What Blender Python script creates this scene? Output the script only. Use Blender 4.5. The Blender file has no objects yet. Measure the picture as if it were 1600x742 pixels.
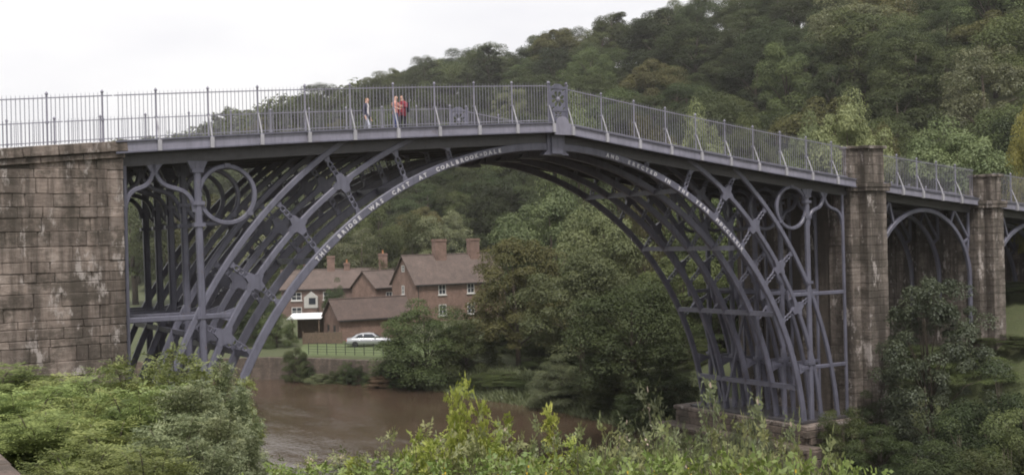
import bpy, bmesh, math, random
import numpy as np
from mathutils import Vector, Matrix

sc = bpy.context.scene
# ------------------------------------------------------------------ camera
CAM = np.array([-28.210, -41.293, 9.693]); YAW, PITCH, ROLL, FPX = 0.5627, 0.0038, -0.0244, 1756.19
def cam_axes():
    cy, sy = math.cos(YAW), math.sin(YAW)
    f = np.array([sy*math.cos(PITCH), cy*math.cos(PITCH), math.sin(PITCH)])
    r = np.array([cy, -sy, 0.0]); u = np.cross(r, f)
    c, s = math.cos(ROLL), math.sin(ROLL)
    return c*r + s*u, -s*r + c*u, f
AR, AU, AF = cam_axes()
cam_data = bpy.data.cameras.new('camera'); cam = bpy.data.objects.new('camera', cam_data)
sc.collection.objects.link(cam)
cam.matrix_world = Matrix(((AR[0], AU[0], -AF[0], CAM[0]), (AR[1], AU[1], -AF[1], CAM[1]), (AR[2], AU[2], -AF[2], CAM[2]), (0, 0, 0, 1)))
cam_data.sensor_width = 36.0; cam_data.lens = FPX/1600*36.0
cam_data.clip_start = 0.1; cam_data.clip_end = 5000
sc.camera = cam
# a photo pixel (1600 x 742) gives a direction; the depth comes from what the thing stands on
def at(px, py, depth):
    return CAM + depth*(AF + (px-800)/FPX*AR - (py-371)/FPX*AU)

# ------------------------------------------------------------------ world, sun, exposure
SUN_EL, SUN_AZ = math.radians(60), math.radians(205)      # azimuth clockwise from +Y
world = bpy.data.worlds.new('World'); sc.world = world; world.use_nodes = True
wn = world.node_tree; wn.nodes.clear()
w_out = wn.nodes.new('ShaderNodeOutputWorld'); w_bg = wn.nodes.new('ShaderNodeBackground')
w_sky = wn.nodes.new('ShaderNodeTexSky'); w_sky.sky_type = 'NISHITA'; w_sky.sun_disc = False
w_sky.sun_elevation = SUN_EL; w_sky.sun_rotation = SUN_AZ
w_mix = wn.nodes.new('ShaderNodeMix'); w_mix.data_type = 'RGBA'
w_tc = wn.nodes.new('ShaderNodeTexCoord'); w_map = wn.nodes.new('ShaderNodeMapping'); w_map.inputs['Scale'].default_value = (1, 1, 3.0)
w_noise = wn.nodes.new('ShaderNodeTexNoise'); w_noise.inputs['Scale'].default_value = 2.6; w_noise.inputs['Detail'].default_value = 5
w_ramp = wn.nodes.new('ShaderNodeValToRGB')
w_ramp.color_ramp.elements[0].position = 0.3; w_ramp.color_ramp.elements[0].color = (0.83, 0.82, 0.85, 1)
w_ramp.color_ramp.elements[1].position = 0.62; w_ramp.color_ramp.elements[1].color = (1.03, 1.01, 0.99, 1)
w_gain = wn.nodes.new('ShaderNodeVectorMath'); w_gain.operation = 'SCALE'; w_gain.inputs['Scale'].default_value = 9.6
wn.links.new(w_tc.outputs['Generated'], w_map.inputs['Vector']); wn.links.new(w_map.outputs['Vector'], w_noise.inputs['Vector'])
wn.links.new(w_noise.outputs['Fac'], w_ramp.inputs['Fac']); wn.links.new(w_ramp.outputs['Color'], w_gain.inputs[0])
w_mix.inputs['Factor'].default_value = 0.93                # cloud cover over the clear sky
wn.links.new(w_sky.outputs['Color'], w_mix.inputs['A']); wn.links.new(w_gain.outputs['Vector'], w_mix.inputs['B'])
wn.links.new(w_mix.outputs['Result'], w_bg.inputs['Color']); w_bg.inputs['Strength'].default_value = 0.1
wn.links.new(w_bg.outputs['Background'], w_out.inputs['Surface'])
sun_data = bpy.data.lights.new('sun', 'SUN'); sun = bpy.data.objects.new('sun', sun_data); sc.collection.objects.link(sun)
sun_data.energy = 3.0; sun_data.angle = math.radians(12); sun_data.color = (1.0, 0.95, 0.9)
_d = Vector((math.sin(SUN_AZ)*math.cos(SUN_EL), math.cos(SUN_AZ)*math.cos(SUN_EL), math.sin(SUN_EL)))
sun.rotation_euler = _d.to_track_quat('Z', 'Y').to_euler(); sun.location = (-40, -60, 80)
vs = sc.view_settings; vs.view_transform = 'Standard'; vs.look = 'None'; vs.exposure = 0.28; vs.gamma = 1.0; vs.use_curve_mapping = False
sc.cycles.max_bounces = 6; sc.cycles.transparent_max_bounces = 6; sc.cycles.diffuse_bounces = 3
try:
    sc.cycles.filter_width = 1.9
except Exception:
    pass

# ------------------------------------------------------------------ helpers
COL = sc.collection
rng = np.random.default_rng(7); random.seed(7)
MATS = {}
def nmat(name):
    m = bpy.data.materials.new(name); m.use_nodes = True
    nt = m.node_tree; bs = nt.nodes['Principled BSDF']; MATS[name] = m
    return m, nt, bs
def N(nt, t, **kw):
    n = nt.nodes.new(t)
    for k, v in kw.items(): setattr(n, k, v)
    return n
def noise(nt, scale, detail=4, rough=0.6, vec=None, dim='3D'):
    n = N(nt, 'ShaderNodeTexNoise'); n.inputs['Scale'].default_value = scale; n.inputs['Detail'].default_value = detail; n.inputs['Roughness'].default_value = rough
    if vec is not None: nt.links.new(vec, n.inputs['Vector'])
    return n.outputs['Fac']
def wpos(nt, scale=(1, 1, 1)):
    g = N(nt, 'ShaderNodeNewGeometry'); mp = N(nt, 'ShaderNodeMapping'); mp.inputs['Scale'].default_value = scale
    nt.links.new(g.outputs['Position'], mp.inputs['Vector']); return mp.outputs['Vector']
def opos(nt, scale=(1, 1, 1)):
    g = N(nt, 'ShaderNodeTexCoord'); mp = N(nt, 'ShaderNodeMapping'); mp.inputs['Scale'].default_value = scale
    nt.links.new(g.outputs['Object'], mp.inputs['Vector']); return mp.outputs['Vector']
def ramp(nt, fac, stops):
    r = N(nt, 'ShaderNodeValToRGB'); els = r.color_ramp.elements
    while len(els) < len(stops): els.new(0.5)
    for e, (p, c) in zip(els, stops): e.position = p; e.color = (*c, 1)
    nt.links.new(fac, r.inputs['Fac']); return r.outputs['Color']
def mix(nt, fac, a, b, blend='MIX'):
    m = N(nt, 'ShaderNodeMix'); m.data_type = 'RGBA'; m.blend_type = blend
    if isinstance(fac, (int, float)): m.inputs['Factor'].default_value = fac
    else: nt.links.new(fac, m.inputs['Factor'])
    for k, v in (('A', a), ('B', b)):
        if isinstance(v, tuple): m.inputs[k].default_value = (*v, 1)
        else: nt.links.new(v, m.inputs[k])
    return m.outputs['Result']
def bump(nt, bs, h, strength, dist):
    b = N(nt, 'ShaderNodeBump'); b.inputs['Strength'].default_value = strength; b.inputs['Distance'].default_value = dist
    nt.links.new(h, b.inputs['Height']); nt.links.new(b.outputs['Normal'], bs.inputs['Normal'])
def math_n(nt, op, a, b):
    m = N(nt, 'ShaderNodeMath', operation=op)
    for i, v in enumerate((a, b)):
        if isinstance(v, (int, float)): m.inputs[i].default_value = v
        else: nt.links.new(v, m.inputs[i])
    return m.outputs[0]
def simple(name, col, rough=0.7, metal=0.0, var=0.18, scale=3.0):
    m, nt, bs = nmat(name)
    n = noise(nt, scale, 4, 0.6, wpos(nt))
    d = tuple(c*(1-var) for c in col); l = tuple(min(1, c*(1+var)) for c in col)
    nt.links.new(ramp(nt, n, [(0.3, d), (0.7, l)]), bs.inputs['Base Color'])
    bs.inputs['Roughness'].default_value = rough; bs.inputs['Metallic'].default_value = metal
    return m

class MB:
    def __init__(s): s.v = []; s.f = []; s.n = 0; s.m = []
    def add(s, verts, faces, mi=0):
        verts = [tuple(map(float, q)) for q in verts]
        s.v += verts; s.f += [tuple(i+s.n for i in f) for f in faces]; s.n += len(verts); s.m += [mi]*len(faces); return s
    def box(s, x0, x1, y0, y1, z0, z1, mi=0):
        return s.add([(x0,y0,z0),(x1,y0,z0),(x1,y1,z0),(x0,y1,z0),(x0,y0,z1),(x1,y0,z1),(x1,y1,z1),(x0,y1,z1)],
                     [(0,3,2,1),(4,5,6,7),(0,1,5,4),(1,2,6,5),(2,3,7,6),(3,0,4,7)], mi)
    def bar(s, a, b, w, h, up=(0,0,1), mi=0):
        a = np.array(a, float); b = np.array(b, float); d = b-a; d /= np.linalg.norm(d)
        up = np.array(up, float); x = np.cross(d, up)
        if np.linalg.norm(x) < 1e-5: x = np.cross(d, (1.0, 0, 0))
        x /= np.linalg.norm(x); z = np.cross(x, d)
        vs = [p + x*sx*w/2 + z*sz*h/2 for p in (a, b) for sx, sz in ((-1,-1),(1,-1),(1,1),(-1,1))]
        return s.add(vs, [(0,1,2,3),(7,6,5,4),(0,4,5,1),(1,5,6,2),(2,6,7,3),(3,7,4,0)], mi)
    def tube(s, pts, rad, n=8, mi=0, caps=True):
        pts = np.array(pts, float); k = len(pts)
        rad = np.full(k, rad, float) if np.isscalar(rad) else np.array(rad, float)
        base = []; ref = None
        for i in range(k):
            t = pts[min(i+1, k-1)] - pts[max(i-1, 0)]; t /= (np.linalg.norm(t)+1e-12)
            if ref is None: ref = np.array((1.0,0,0)) if abs(t[0]) < 0.8 else np.array((0,1.0,0))
            x = ref - t*(ref@t); x /= (np.linalg.norm(x)+1e-12); y = np.cross(t, x); ref = x
            for j in range(n):
                a = 2*math.pi*j/n; base.append(pts[i] + rad[i]*(math.cos(a)*x + math.sin(a)*y))
        fs = [(i*n+j, i*n+(j+1)%n, (i+1)*n+(j+1)%n, (i+1)*n+j) for i in range(k-1) for j in range(n)]
        if caps: fs += [tuple(range(n-1, -1, -1)), tuple(range((k-1)*n, k*n))]
        return s.add(base, fs, mi)
    def sweep(s, path, depth, y0, y1, ch=0.03, closed=False, mi=0):
        """chamfered rectangular bar along a path in the XZ plane; depth in plane, y0..y1 across"""
        p = np.array(path, float); k = len(p)
        d = np.full(k, depth, float) if np.isscalar(depth) else np.array(depth, float)
        vs = []
        for i in range(k):
            if closed: t = p[(i+1) % k] - p[i-1]
            else: t = p[min(i+1, k-1)] - p[max(i-1, 0)]
            t = t/np.linalg.norm(t); nx, nz = -t[1], t[0]; h = d[i]/2
            for o, y in ((-h+ch, y0), (-h, y0+ch), (-h, y1-ch), (-h+ch, y1), (h-ch, y1), (h, y1-ch), (h, y0+ch), (h-ch, y0)):
                vs.append((p[i][0]+nx*o, y, p[i][1]+nz*o))
        fs = []
        for i in range(k if closed else k-1):
            a, b = i*8, ((i+1) % k)*8
            fs += [(a+j, a+(j+1) % 8, b+(j+1) % 8, b+j) for j in range(8)]
        if not closed: fs += [tuple(range(7, -1, -1)), tuple(range((k-1)*8, k*8))]
        return s.add(vs, fs, mi)
    def lathe(s, prof, c=(0,0,0), n=12, mi=0):
        vs = [(c[0]+r*math.cos(2*math.pi*j/n), c[1]+r*math.sin(2*math.pi*j/n), c[2]+z) for r, z in prof for j in range(n)]
        k = len(prof)
        fs = [(i*n+j, i*n+(j+1)%n, (i+1)*n+(j+1)%n, (i+1)*n+j) for i in range(k-1) for j in range(n)]
        fs += [tuple(range(n-1,-1,-1)), tuple(range((k-1)*n, k*n))]
        return s.add(vs, fs, mi)
    def prism(s, poly, y0, y1, mi=0):
        """polygon (x,z) extruded along y"""
        k = len(poly)
        vs = [(x, y0, z) for x, z in poly] + [(x, y1, z) for x, z in poly]
        return s.add(vs, [tuple(range(k)), tuple(range(2*k-1, k-1, -1))] + [(i+k, (i+1)%k+k, (i+1)%k, i) for i in range(k)], mi)
    def mesh(s, name, mats, smooth=False, fix=True):
        me = bpy.data.meshes.new(name); me.from_pydata(s.v, [], s.f)
        for m in (mats if isinstance(mats, (list, tuple)) else [mats]): me.materials.append(MATS[m])
        if any(s.m): me.polygons.foreach_set('material_index', s.m)
        if fix:
            bm = bmesh.new(); bm.from_mesh(me); bmesh.ops.recalc_face_normals(bm, faces=bm.faces); bm.to_mesh(me); bm.free()
        if smooth: me.polygons.foreach_set('use_smooth', [True]*len(me.polygons))
        return me
    def build(s, name, mats, parent=None, smooth=False, fix=True):
        return link(name, s.mesh(name, mats, smooth, fix), parent)
def link(name, me, parent=None, loc=None, rot=None, scale=None):
    o = bpy.data.objects.new(name, me); COL.objects.link(o)
    if parent is not None: o.parent = parent
    if loc is not None: o.location = loc
    if rot is not None: o.rotation_euler = rot
    if scale is not None: o.scale = scale
    return o
def tag(o, label, cat, group=None, kind=None):
    if label: o['label'] = label
    if cat: o['category'] = cat
    if group: o['group'] = group
    if kind: o['kind'] = kind
    return o
def structure(o): o['kind'] = 'structure'; return o
def empty(name, loc=(0,0,0), rz=0.0):
    o = bpy.data.objects.new(name, None); COL.objects.link(o); o.location = loc; o.rotation_euler = (0,0,rz); o.empty_display_size = 0.3
    return o
def copy_tree(o, parent=None):
    c = o.copy(); COL.objects.link(c); c.parent = parent
    for ch in list(o.children): copy_tree(ch, c)
    return c
def quad_mesh(name, V, mats, tint=None, midx=None):
    """V (n,4,3) separate quads -> mesh, fast"""
    n = len(V); me = bpy.data.meshes.new(name)
    me.vertices.add(n*4); me.vertices.foreach_set('co', np.ascontiguousarray(V, dtype=np.float32).ravel())
    me.loops.add(n*4); me.loops.foreach_set('vertex_index', np.arange(n*4, dtype=np.int32))
    me.polygons.add(n); me.polygons.foreach_set('loop_start', np.arange(0, n*4, 4, dtype=np.int32))
    for m in (mats if isinstance(mats, (list, tuple)) else [mats]): me.materials.append(MATS[m])
    me.update(calc_edges=True)
    if tint is not None:
        a = me.attributes.new('tint', 'FLOAT', 'FACE'); a.data.foreach_set('value', np.asarray(tint, dtype=np.float32))
    return me
def unit(a): return a/(np.linalg.norm(a, axis=-1, keepdims=True)+1e-9)
def leaf_quads(c, nrm, tdir, L, W):
    """rhombic leaves at c (n,3), facing nrm, long axis near tdir"""
    nrm = unit(nrm); t = tdir - nrm*(tdir*nrm).sum(-1, keepdims=True); t = unit(t); b = np.cross(nrm, t)
    L = np.asarray(L)[:, None]; W = np.asarray(W)[:, None]
    return np.stack([c, c + t*L*0.45 + b*W*0.5, c + t*L, c + t*L*0.45 - b*W*0.5], 1)

# ------------------------------------------------------------------ materials
def iron_mat(name, col, dark=0.5, rust=0.35):
    m, nt, bs = nmat(name)
    p = wpos(nt)
    a = noise(nt, 1.3, 5, 0.65, p); s = noise(nt, 1.0, 4, 0.6, wpos(nt, (6, 6, 0.7))); fine = noise(nt, 14, 4, 0.6, p)
    c = ramp(nt, a, [(0.25, tuple(x*0.72 for x in col)), (0.75, tuple(x*1.16 for x in col))])
    c = mix(nt, math_n(nt, 'MULTIPLY', ramp(nt, s, [(0.5, (0,0,0)), (0.78, (1,1,1))]), dark), c, tuple(x*0.42 for x in col))
    c = mix(nt, math_n(nt, 'MULTIPLY', ramp(nt, noise(nt, 3.1, 6, 0.7, p), [(0.6, (0,0,0)), (0.72, (1,1,1))]), rust), c, (0.10, 0.065, 0.045))
    nt.links.new(c, bs.inputs['Base Color']); bs.inputs['Roughness'].default_value = 0.48
    nt.links.new(ramp(nt, fine, [(0.3, (0.28,)*3), (0.7, (0.55,)*3)]), bs.inputs['Roughness'])
    bump(nt, bs, fine, 0.25, 0.01)
iron_mat('iron', (0.122, 0.122, 0.162), 0.65, 0.6)
iron_mat('iron_pale', (0.225, 0.22, 0.275), 0.6, 0.5)
iron_mat('iron_white', (0.36, 0.355, 0.385), 0.3, 0.3)
iron_mat('iron_dirt_shade', (0.055, 0.052, 0.058), 0.5, 0.5)  # dark dirty iron; on the bearers its colour also holds the overhang's shade
simple('letter_white', (0.54, 0.53, 0.56), 0.6, 0, 0.15, 6)

def stone_mat(name, cols, stain=0.75, scale=1.0, bmp=0.6, white=0.0, var=0.45):
    m, nt, bs = nmat(name)
    p = wpos(nt); oi = N(nt, 'ShaderNodeObjectInfo')
    a = mix(nt, 0.5, noise(nt, 1.4*scale, 7, 0.75, p), noise(nt, 1.6*scale, 6, 0.7, wpos(nt, (1, 1, 4.5))))
    c = ramp(nt, a, [(0.32, cols[0]), (0.5, cols[1]), (0.66, cols[2])])
    hs = N(nt, 'ShaderNodeHueSaturation'); nt.links.new(c, hs.inputs['Color'])
    rr = math_n(nt, 'MULTIPLY_ADD', oi.outputs['Random'], var); rr.node.inputs[2].default_value = 1.0-var/2
    nt.links.new(rr, hs.inputs['Value'])
    c = hs.outputs['Color']
    st = noise(nt, 1.0, 6, 0.66, wpos(nt, (1.7, 1.7, 0.16)))
    c = mix(nt, math_n(nt, 'MULTIPLY', ramp(nt, st, [(0.43, (0,0,0)), (0.58, (1,1,1))]), stain), c, (0.035, 0.028, 0.022))
    bl = noise(nt, 0.75, 8, 0.78, wpos(nt, (1, 1, 1.3)))
    c = mix(nt, math_n(nt, 'MULTIPLY', ramp(nt, bl, [(0.49, (0,0,0)), (0.58, (1,1,1))]), 0.7), c, (0.05, 0.042, 0.032))
    if white:
        wl = noise(nt, 1.7, 6, 0.75, wpos(nt, (1, 1, 0.45)))
        c = mix(nt, math_n(nt, 'MULTIPLY', ramp(nt, wl, [(0.57, (0,0,0)), (0.64, (1,1,1))]), white), c, (0.42, 0.38, 0.36))
    nt.links.new(c, bs.inputs['Base Color']); bs.inputs['Roughness'].default_value = 0.92
    h = mix(nt, 0.5, noise(nt, 5*scale, 8, 0.75, wpos(nt, (1, 1, 2.0))), noise(nt, 26*scale, 4, 0.6, p))
    bump(nt, bs, h, bmp, 0.06)
stone_mat('stone', ((0.115, 0.088, 0.074), (0.22, 0.178, 0.153), (0.36, 0.305, 0.27)), 0.72, 1.2, 1.0, 0.75, 0.5)
stone_mat('stone_pale', ((0.08, 0.064, 0.055), (0.155, 0.13, 0.112), (0.28, 0.242, 0.215)), 0.85, 1.0, 0.8, 0.8, 0.35)
stone_mat('mortar', ((0.06, 0.05, 0.04), (0.10, 0.082, 0.068), (0.14, 0.115, 0.096)), 0.6, 2.0, 0.5)
stone_mat('rubble', ((0.06, 0.05, 0.04), (0.13, 0.10, 0.08), (0.22, 0.17, 0.14)), 0.5, 1.8, 1.0)
stone_mat('slab_stone', ((0.10, 0.072, 0.06), (0.16, 0.118, 0.10), (0.24, 0.18, 0.155)), 0.3, 3.0, 0.6)

def brick_mat(name, c1, c2, mortar, scale=4.4):
    m, nt, bs = nmat(name)
    b = N(nt, 'ShaderNodeTexBrick'); tc = N(nt, 'ShaderNodeTexCoord'); sx = N(nt, 'ShaderNodeSeparateXYZ'); cx = N(nt, 'ShaderNodeCombineXYZ')
    nt.links.new(tc.outputs['Object'], sx.inputs[0])
    nt.links.new(math_n(nt, 'ADD', sx.outputs['X'], sx.outputs['Y']), cx.inputs['X']); nt.links.new(sx.outputs['Z'], cx.inputs['Y'])
    nt.links.new(cx.outputs[0], b.inputs['Vector']); b.inputs['Scale'].default_value = scale
    b.inputs['Color1'].default_value = (*c1, 1); b.inputs['Color2'].default_value = (*c2, 1); b.inputs['Mortar'].default_value = (*mortar, 1)
    b.inputs['Mortar Size'].default_value = 0.012
    c = mix(nt, 1.0, b.outputs['Color'], ramp(nt, noise(nt, 1.1, 6, 0.7, opos(nt)), [(0.3, (0.62,)*3), (0.7, (1.15,)*3)]), 'MULTIPLY')
    nt.links.new(c, bs.inputs['Base Color']); bs.inputs['Roughness'].default_value = 0.9
    bump(nt, bs, b.outputs['Fac'], -0.4, 0.01)
brick_mat('brick', (0.2, 0.132, 0.11), (0.135, 0.088, 0.074), (0.19, 0.16, 0.14))
brick_mat('brick_warm', (0.25, 0.158, 0.125), (0.165, 0.104, 0.084), (0.22, 0.17, 0.14))
def tile_mat(name, a, bcol):
    m, nt, bs = nmat(name)
    w = N(nt, 'ShaderNodeTexWave', wave_type='BANDS', bands_direction='Z', wave_profile='SAW'); w.inputs['Scale'].default_value = 1.9; w.inputs['Distortion'].default_value = 0.6
    nt.links.new(opos(nt), w.inputs['Vector'])
    c = ramp(nt, noise(nt, 0.8, 7, 0.75, opos(nt)), [(0.3, a), (0.72, bcol)])
    c = mix(nt, 0.35, c, mix(nt, 1.0, c, ramp(nt, noise(nt, 6.5, 3, 0.5, opos(nt)), [(0.3, (0.5,)*3), (0.7, (1.3,)*3)]), 'MULTIPLY'))
    nt.links.new(c, bs.inputs['Base Color']); bs.inputs['Roughness'].default_value = 0.9
    bump(nt, bs, w.outputs['Fac'], 0.5, 0.04)
tile_mat('roof_tile', (0.08, 0.062, 0.055), (0.155, 0.115, 0.1))
tile_mat('roof_tile_dark', (0.06, 0.045, 0.04), (0.115, 0.08, 0.068))
simple('white_paint', (0.6, 0.59, 0.57), 0.6, 0, 0.06)
simple('cream_paint', (0.42, 0.41, 0.39), 0.7, 0, 0.12)
simple('terracotta', (0.42, 0.19, 0.09), 0.8)
simple('dark_void', (0.02, 0.02, 0.022), 0.6)
simple('timber', (0.12, 0.085, 0.06), 0.85, 0, 0.4, 8)
simple('roof_sheet', (0.72, 0.72, 0.72), 0.5, 0, 0.05)
m, nt, bs = nmat('glass_pane'); bs.inputs['Base Color'].default_value = (0.03, 0.035, 0.045, 1); bs.inputs['Roughness'].default_value = 0.08
m, nt, bs = nmat('car_paint'); bs.inputs['Base Color'].default_value = (0.42, 0.43, 0.45, 1); bs.inputs['Metallic'].default_value = 0.55; bs.inputs['Roughness'].default_value = 0.3
bs.inputs['Coat Weight'].default_value = 0.6
simple('tyre', (0.02, 0.02, 0.02), 0.85)
simple('rim', (0.35, 0.35, 0.36), 0.35, 0.8)
simple('lamp_red', (0.35, 0.03, 0.02), 0.3)
simple('skin', (0.55, 0.33, 0.25), 0.6, 0, 0.05)
simple('hair_brown', (0.10, 0.06, 0.035), 0.7)
simple('hair_sandy', (0.36, 0.20, 0.10), 0.7)
simple('cloth_navy', (0.035, 0.035, 0.06), 0.9)
simple('cloth_pale', (0.42, 0.44, 0.52), 0.9)
simple('cloth_white', (0.68, 0.66, 0.68), 0.9)
simple('cloth_blue', (0.05, 0.07, 0.20), 0.9)
simple('cloth_red', (0.22, 0.03, 0.045), 0.9)
simple('cloth_pink', (0.55, 0.26, 0.22), 0.9)
simple('cloth_dark', (0.02, 0.02, 0.03), 0.9)
simple('road', (0.13, 0.12, 0.115), 0.9)

def leaf_mat(name, dark, light, hue_var=0.018, val_var=0.38, trans=0.3, rough=0.55, gloss=0.03):
    m, nt, bs = nmat(name); nt.nodes.remove(bs); out = nt.nodes['Material Output']
    at_ = N(nt, 'ShaderNodeAttribute', attribute_name='tint'); oi = N(nt, 'ShaderNodeObjectInfo')
    c = ramp(nt, at_.outputs['Fac'], [(0.0, dark), (1.0, light)])
    hs = N(nt, 'ShaderNodeHueSaturation'); nt.links.new(c, hs.inputs['Color'])
    rv = math_n(nt, 'MULTIPLY_ADD', oi.outputs['Random'], val_var*2); rv.node.inputs[2].default_value = 1-val_var; nt.links.new(rv, hs.inputs['Value'])
    w2 = N(nt, 'ShaderNodeTexWhiteNoise', noise_dimensions='1D'); nt.links.new(math_n(nt, 'MULTIPLY', oi.outputs['Random'], 91.7), w2.inputs['W'])
    rh = math_n(nt, 'MULTIPLY_ADD', w2.outputs['Value'], hue_var*2); rh.node.inputs[2].default_value = 0.5-hue_var; nt.links.new(rh, hs.inputs['Hue'])
    di = N(nt, 'ShaderNodeBsdfDiffuse'); tr = N(nt, 'ShaderNodeBsdfTranslucent'); gl = N(nt, 'ShaderNodeBsdfGlossy'); gl.inputs['Roughness'].default_value = rough
    gl.inputs['Color'].default_value = (0.8, 0.85, 0.9, 1)
    nt.links.new(hs.outputs['Color'], di.inputs['Color']); nt.links.new(hs.outputs['Color'], tr.inputs['Color'])
    m1 = N(nt, 'ShaderNodeMixShader'); m1.inputs[0].default_value = trans; nt.links.new(di.outputs[0], m1.inputs[1]); nt.links.new(tr.outputs[0], m1.inputs[2])
    m2 = N(nt, 'ShaderNodeMixShader'); m2.inputs[0].default_value = gloss; nt.links.new(m1.outputs[0], m2.inputs[1]); nt.links.new(gl.outputs[0], m2.inputs[2])
    nt.links.new(m2.outputs[0], out.inputs['Surface'])
leaf_mat('leaf_dark', (0.034, 0.044, 0.018), (0.072, 0.09, 0.036), gloss=0.015)
leaf_mat('leaf_mid', (0.052, 0.068, 0.026), (0.118, 0.14, 0.053), gloss=0.015)
leaf_mat('leaf_olive', (0.072, 0.072, 0.028), (0.15, 0.14, 0.055), gloss=0.015)
leaf_mat('leaf_feather', (0.055, 0.07, 0.036), (0.16, 0.18, 0.10), gloss=0.03)
leaf_mat('leaf_fresh', (0.095, 0.12, 0.05), (0.215, 0.24, 0.11), gloss=0.02)
leaf_mat('leaf_pale', (0.09, 0.105, 0.05), (0.205, 0.22, 0.11))
leaf_mat('leaf_yellow', (0.10, 0.11, 0.03), (0.30, 0.25, 0.06), 0.01, 0.15)
leaf_mat('leaf_ash', (0.07, 0.10, 0.028), (0.30, 0.34, 0.11), 0.015, 0.25, 0.25)
leaf_mat('leaf_elder', (0.065, 0.085, 0.04), (0.27, 0.29, 0.15), 0.012, 0.2, 0.2)
leaf_mat('leaf_robinia', (0.17, 0.22, 0.035), (0.42, 0.44, 0.10), 0.012, 0.12, 0.4)
leaf_mat('leaf_herb', (0.10, 0.125, 0.045), (0.29, 0.30, 0.13), 0.02, 0.2, 0.3)
leaf_mat('leaf_grass', (0.10, 0.15, 0.03), (0.26, 0.32, 0.09), 0.01, 0.1, 0.3)
leaf_mat('leaf_brown', (0.10, 0.065, 0.04), (0.24, 0.17, 0.10), 0.01, 0.2)
simple('bark', (0.075, 0.06, 0.045), 0.95, 0, 0.4, 5)
simple('seed_head', (0.34, 0.27, 0.22), 0.9)
simple('flower_white', (0.7, 0.68, 0.62), 0.9)
simple('flower_yellow', (0.6, 0.42, 0.04), 0.9)

m, nt, bs = nmat('ground')
p = wpos(nt); c = ramp(nt, noise(nt, 0.35, 7, 0.7, p), [(0.3, (0.035, 0.045, 0.016)), (0.5, (0.06, 0.075, 0.026)), (0.72, (0.085, 0.07, 0.04))])
c = mix(nt, 0.5, c, ramp(nt, noise(nt, 9, 5, 0.7, p), [(0.3, (0.03, 0.04, 0.015)), (0.7, (0.10, 0.11, 0.045))]))
nt.links.new(c, bs.inputs['Base Color']); bs.inputs['Roughness'].default_value = 0.95; bump(nt, bs, noise(nt, 6, 6, 0.7, p), 0.8, 0.12)
m, nt, bs = nmat('lawn')
p = wpos(nt); c = ramp(nt, noise(nt, 1.6, 6, 0.7, p), [(0.3, (0.065, 0.09, 0.032)), (0.55, (0.095, 0.125, 0.045)), (0.75, (0.14, 0.135, 0.07))])
nt.links.new(c, bs.inputs['Base Color']); bs.inputs['Roughness'].default_value = 0.95; bump(nt, bs, noise(nt, 30, 4, 0.7, p), 0.6, 0.03)
m, nt, bs = nmat('river_water')
p = wpos(nt, (1, 1, 1)); c = ramp(nt, noise(nt, 0.12, 4, 0.6, p), [(0.3, (0.055, 0.037, 0.025)), (0.7, (0.078, 0.053, 0.037))])
nt.links.new(c, bs.inputs['Base Color']); bs.inputs['Roughness'].default_value = 0.06; bs.inputs['IOR'].default_value = 1.33
h = mix(nt, 0.5, noise(nt, 0.9, 4, 0.55, wpos(nt, (1.0, 0.7, 1))), noise(nt, 3.5, 3, 0.5, p))
h = math_n(nt, 'MULTIPLY', h, ramp(nt, noise(nt, 0.22, 3, 0.5, wpos(nt, (1.6, 0.6, 1))), [(0.35, (0.25,)*3), (0.65, (1.0,)*3)]))
bump(nt, bs, h, 0.5, 0.07)
# ------------------------------------------------------------------ terrain and river
ZW = -2.8
RB = np.array([(60,-160),(44,-90),(34,-40),(29,-14),(26.5,-5),(22.5,-2.9),(15.2,-1.9),(14.4,0),(14.4,9.6),(17.2,14),(17.6,20),(18,28),(17,35),(17,42),(15.5,50.5),(11,59),(9,61.5),(0,66),(-34,84),(-104,118),(-300,200)], float)
LB = np.array([(10,-160),(0,-90),(-7,-50),(-9.5,-30),(-11.5,-14),(-13.5,-2),(-14.2,0),(-14.2,9.6),(-14,20),(-17,36),(-30,50),(-66,66),(-136,92),(-300,150)], float)
POLY = np.vstack([RB, LB[::-1]])
def seg_dist(P, L):
    best = np.full(len(P), 1e9)
    for a, b in zip(L[:-1], L[1:]):
        d = b-a; t = np.clip(((P-a)@d)/(d@d), 0, 1); best = np.minimum(best, np.hypot(*(P-(a+t[:, None]*d)).T))
    return best
def in_poly(P, poly):
    x, y = P.T; r = np.zeros(len(P), bool); j = len(poly)-1
    for i in range(len(poly)):
        xi, yi = poly[i]; xj, yj = poly[j]
        c = ((yi > y) != (yj > y)) & (x < (xj-xi)*(y-yi)/(yj-yi+1e-12)+xi); r ^= c; j = i
    return r
def sstep(a, b, x): t = np.clip((x-a)/(b-a), 0, 1); return t*t*(3-2*t)
def vnoise(x, y, s, seed=0):
    xs, ys = x/s, y/s; xi, yi = np.floor(xs), np.floor(ys); fx, fy = xs-xi, ys-yi
    fx = fx*fx*(3-2*fx); fy = fy*fy*(3-2*fy)
    def h(i, j): v = np.sin(i*127.1+j*311.7+seed*74.7)*43758.5453; return v-np.floor(v)
    return (h(xi,yi)*(1-fx)+h(xi+1,yi)*fx)*(1-fy)+(h(xi,yi+1)*(1-fx)+h(xi+1,yi+1)*fx)*fy
RDIR = np.array([-0.0872, 0.9962]); RNRM = np.array([0.9962, 0.0872])
def s_of(x, y): return (x-CAM[0])*RNRM[0] + (y-CAM[1])*RNRM[1]
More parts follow.
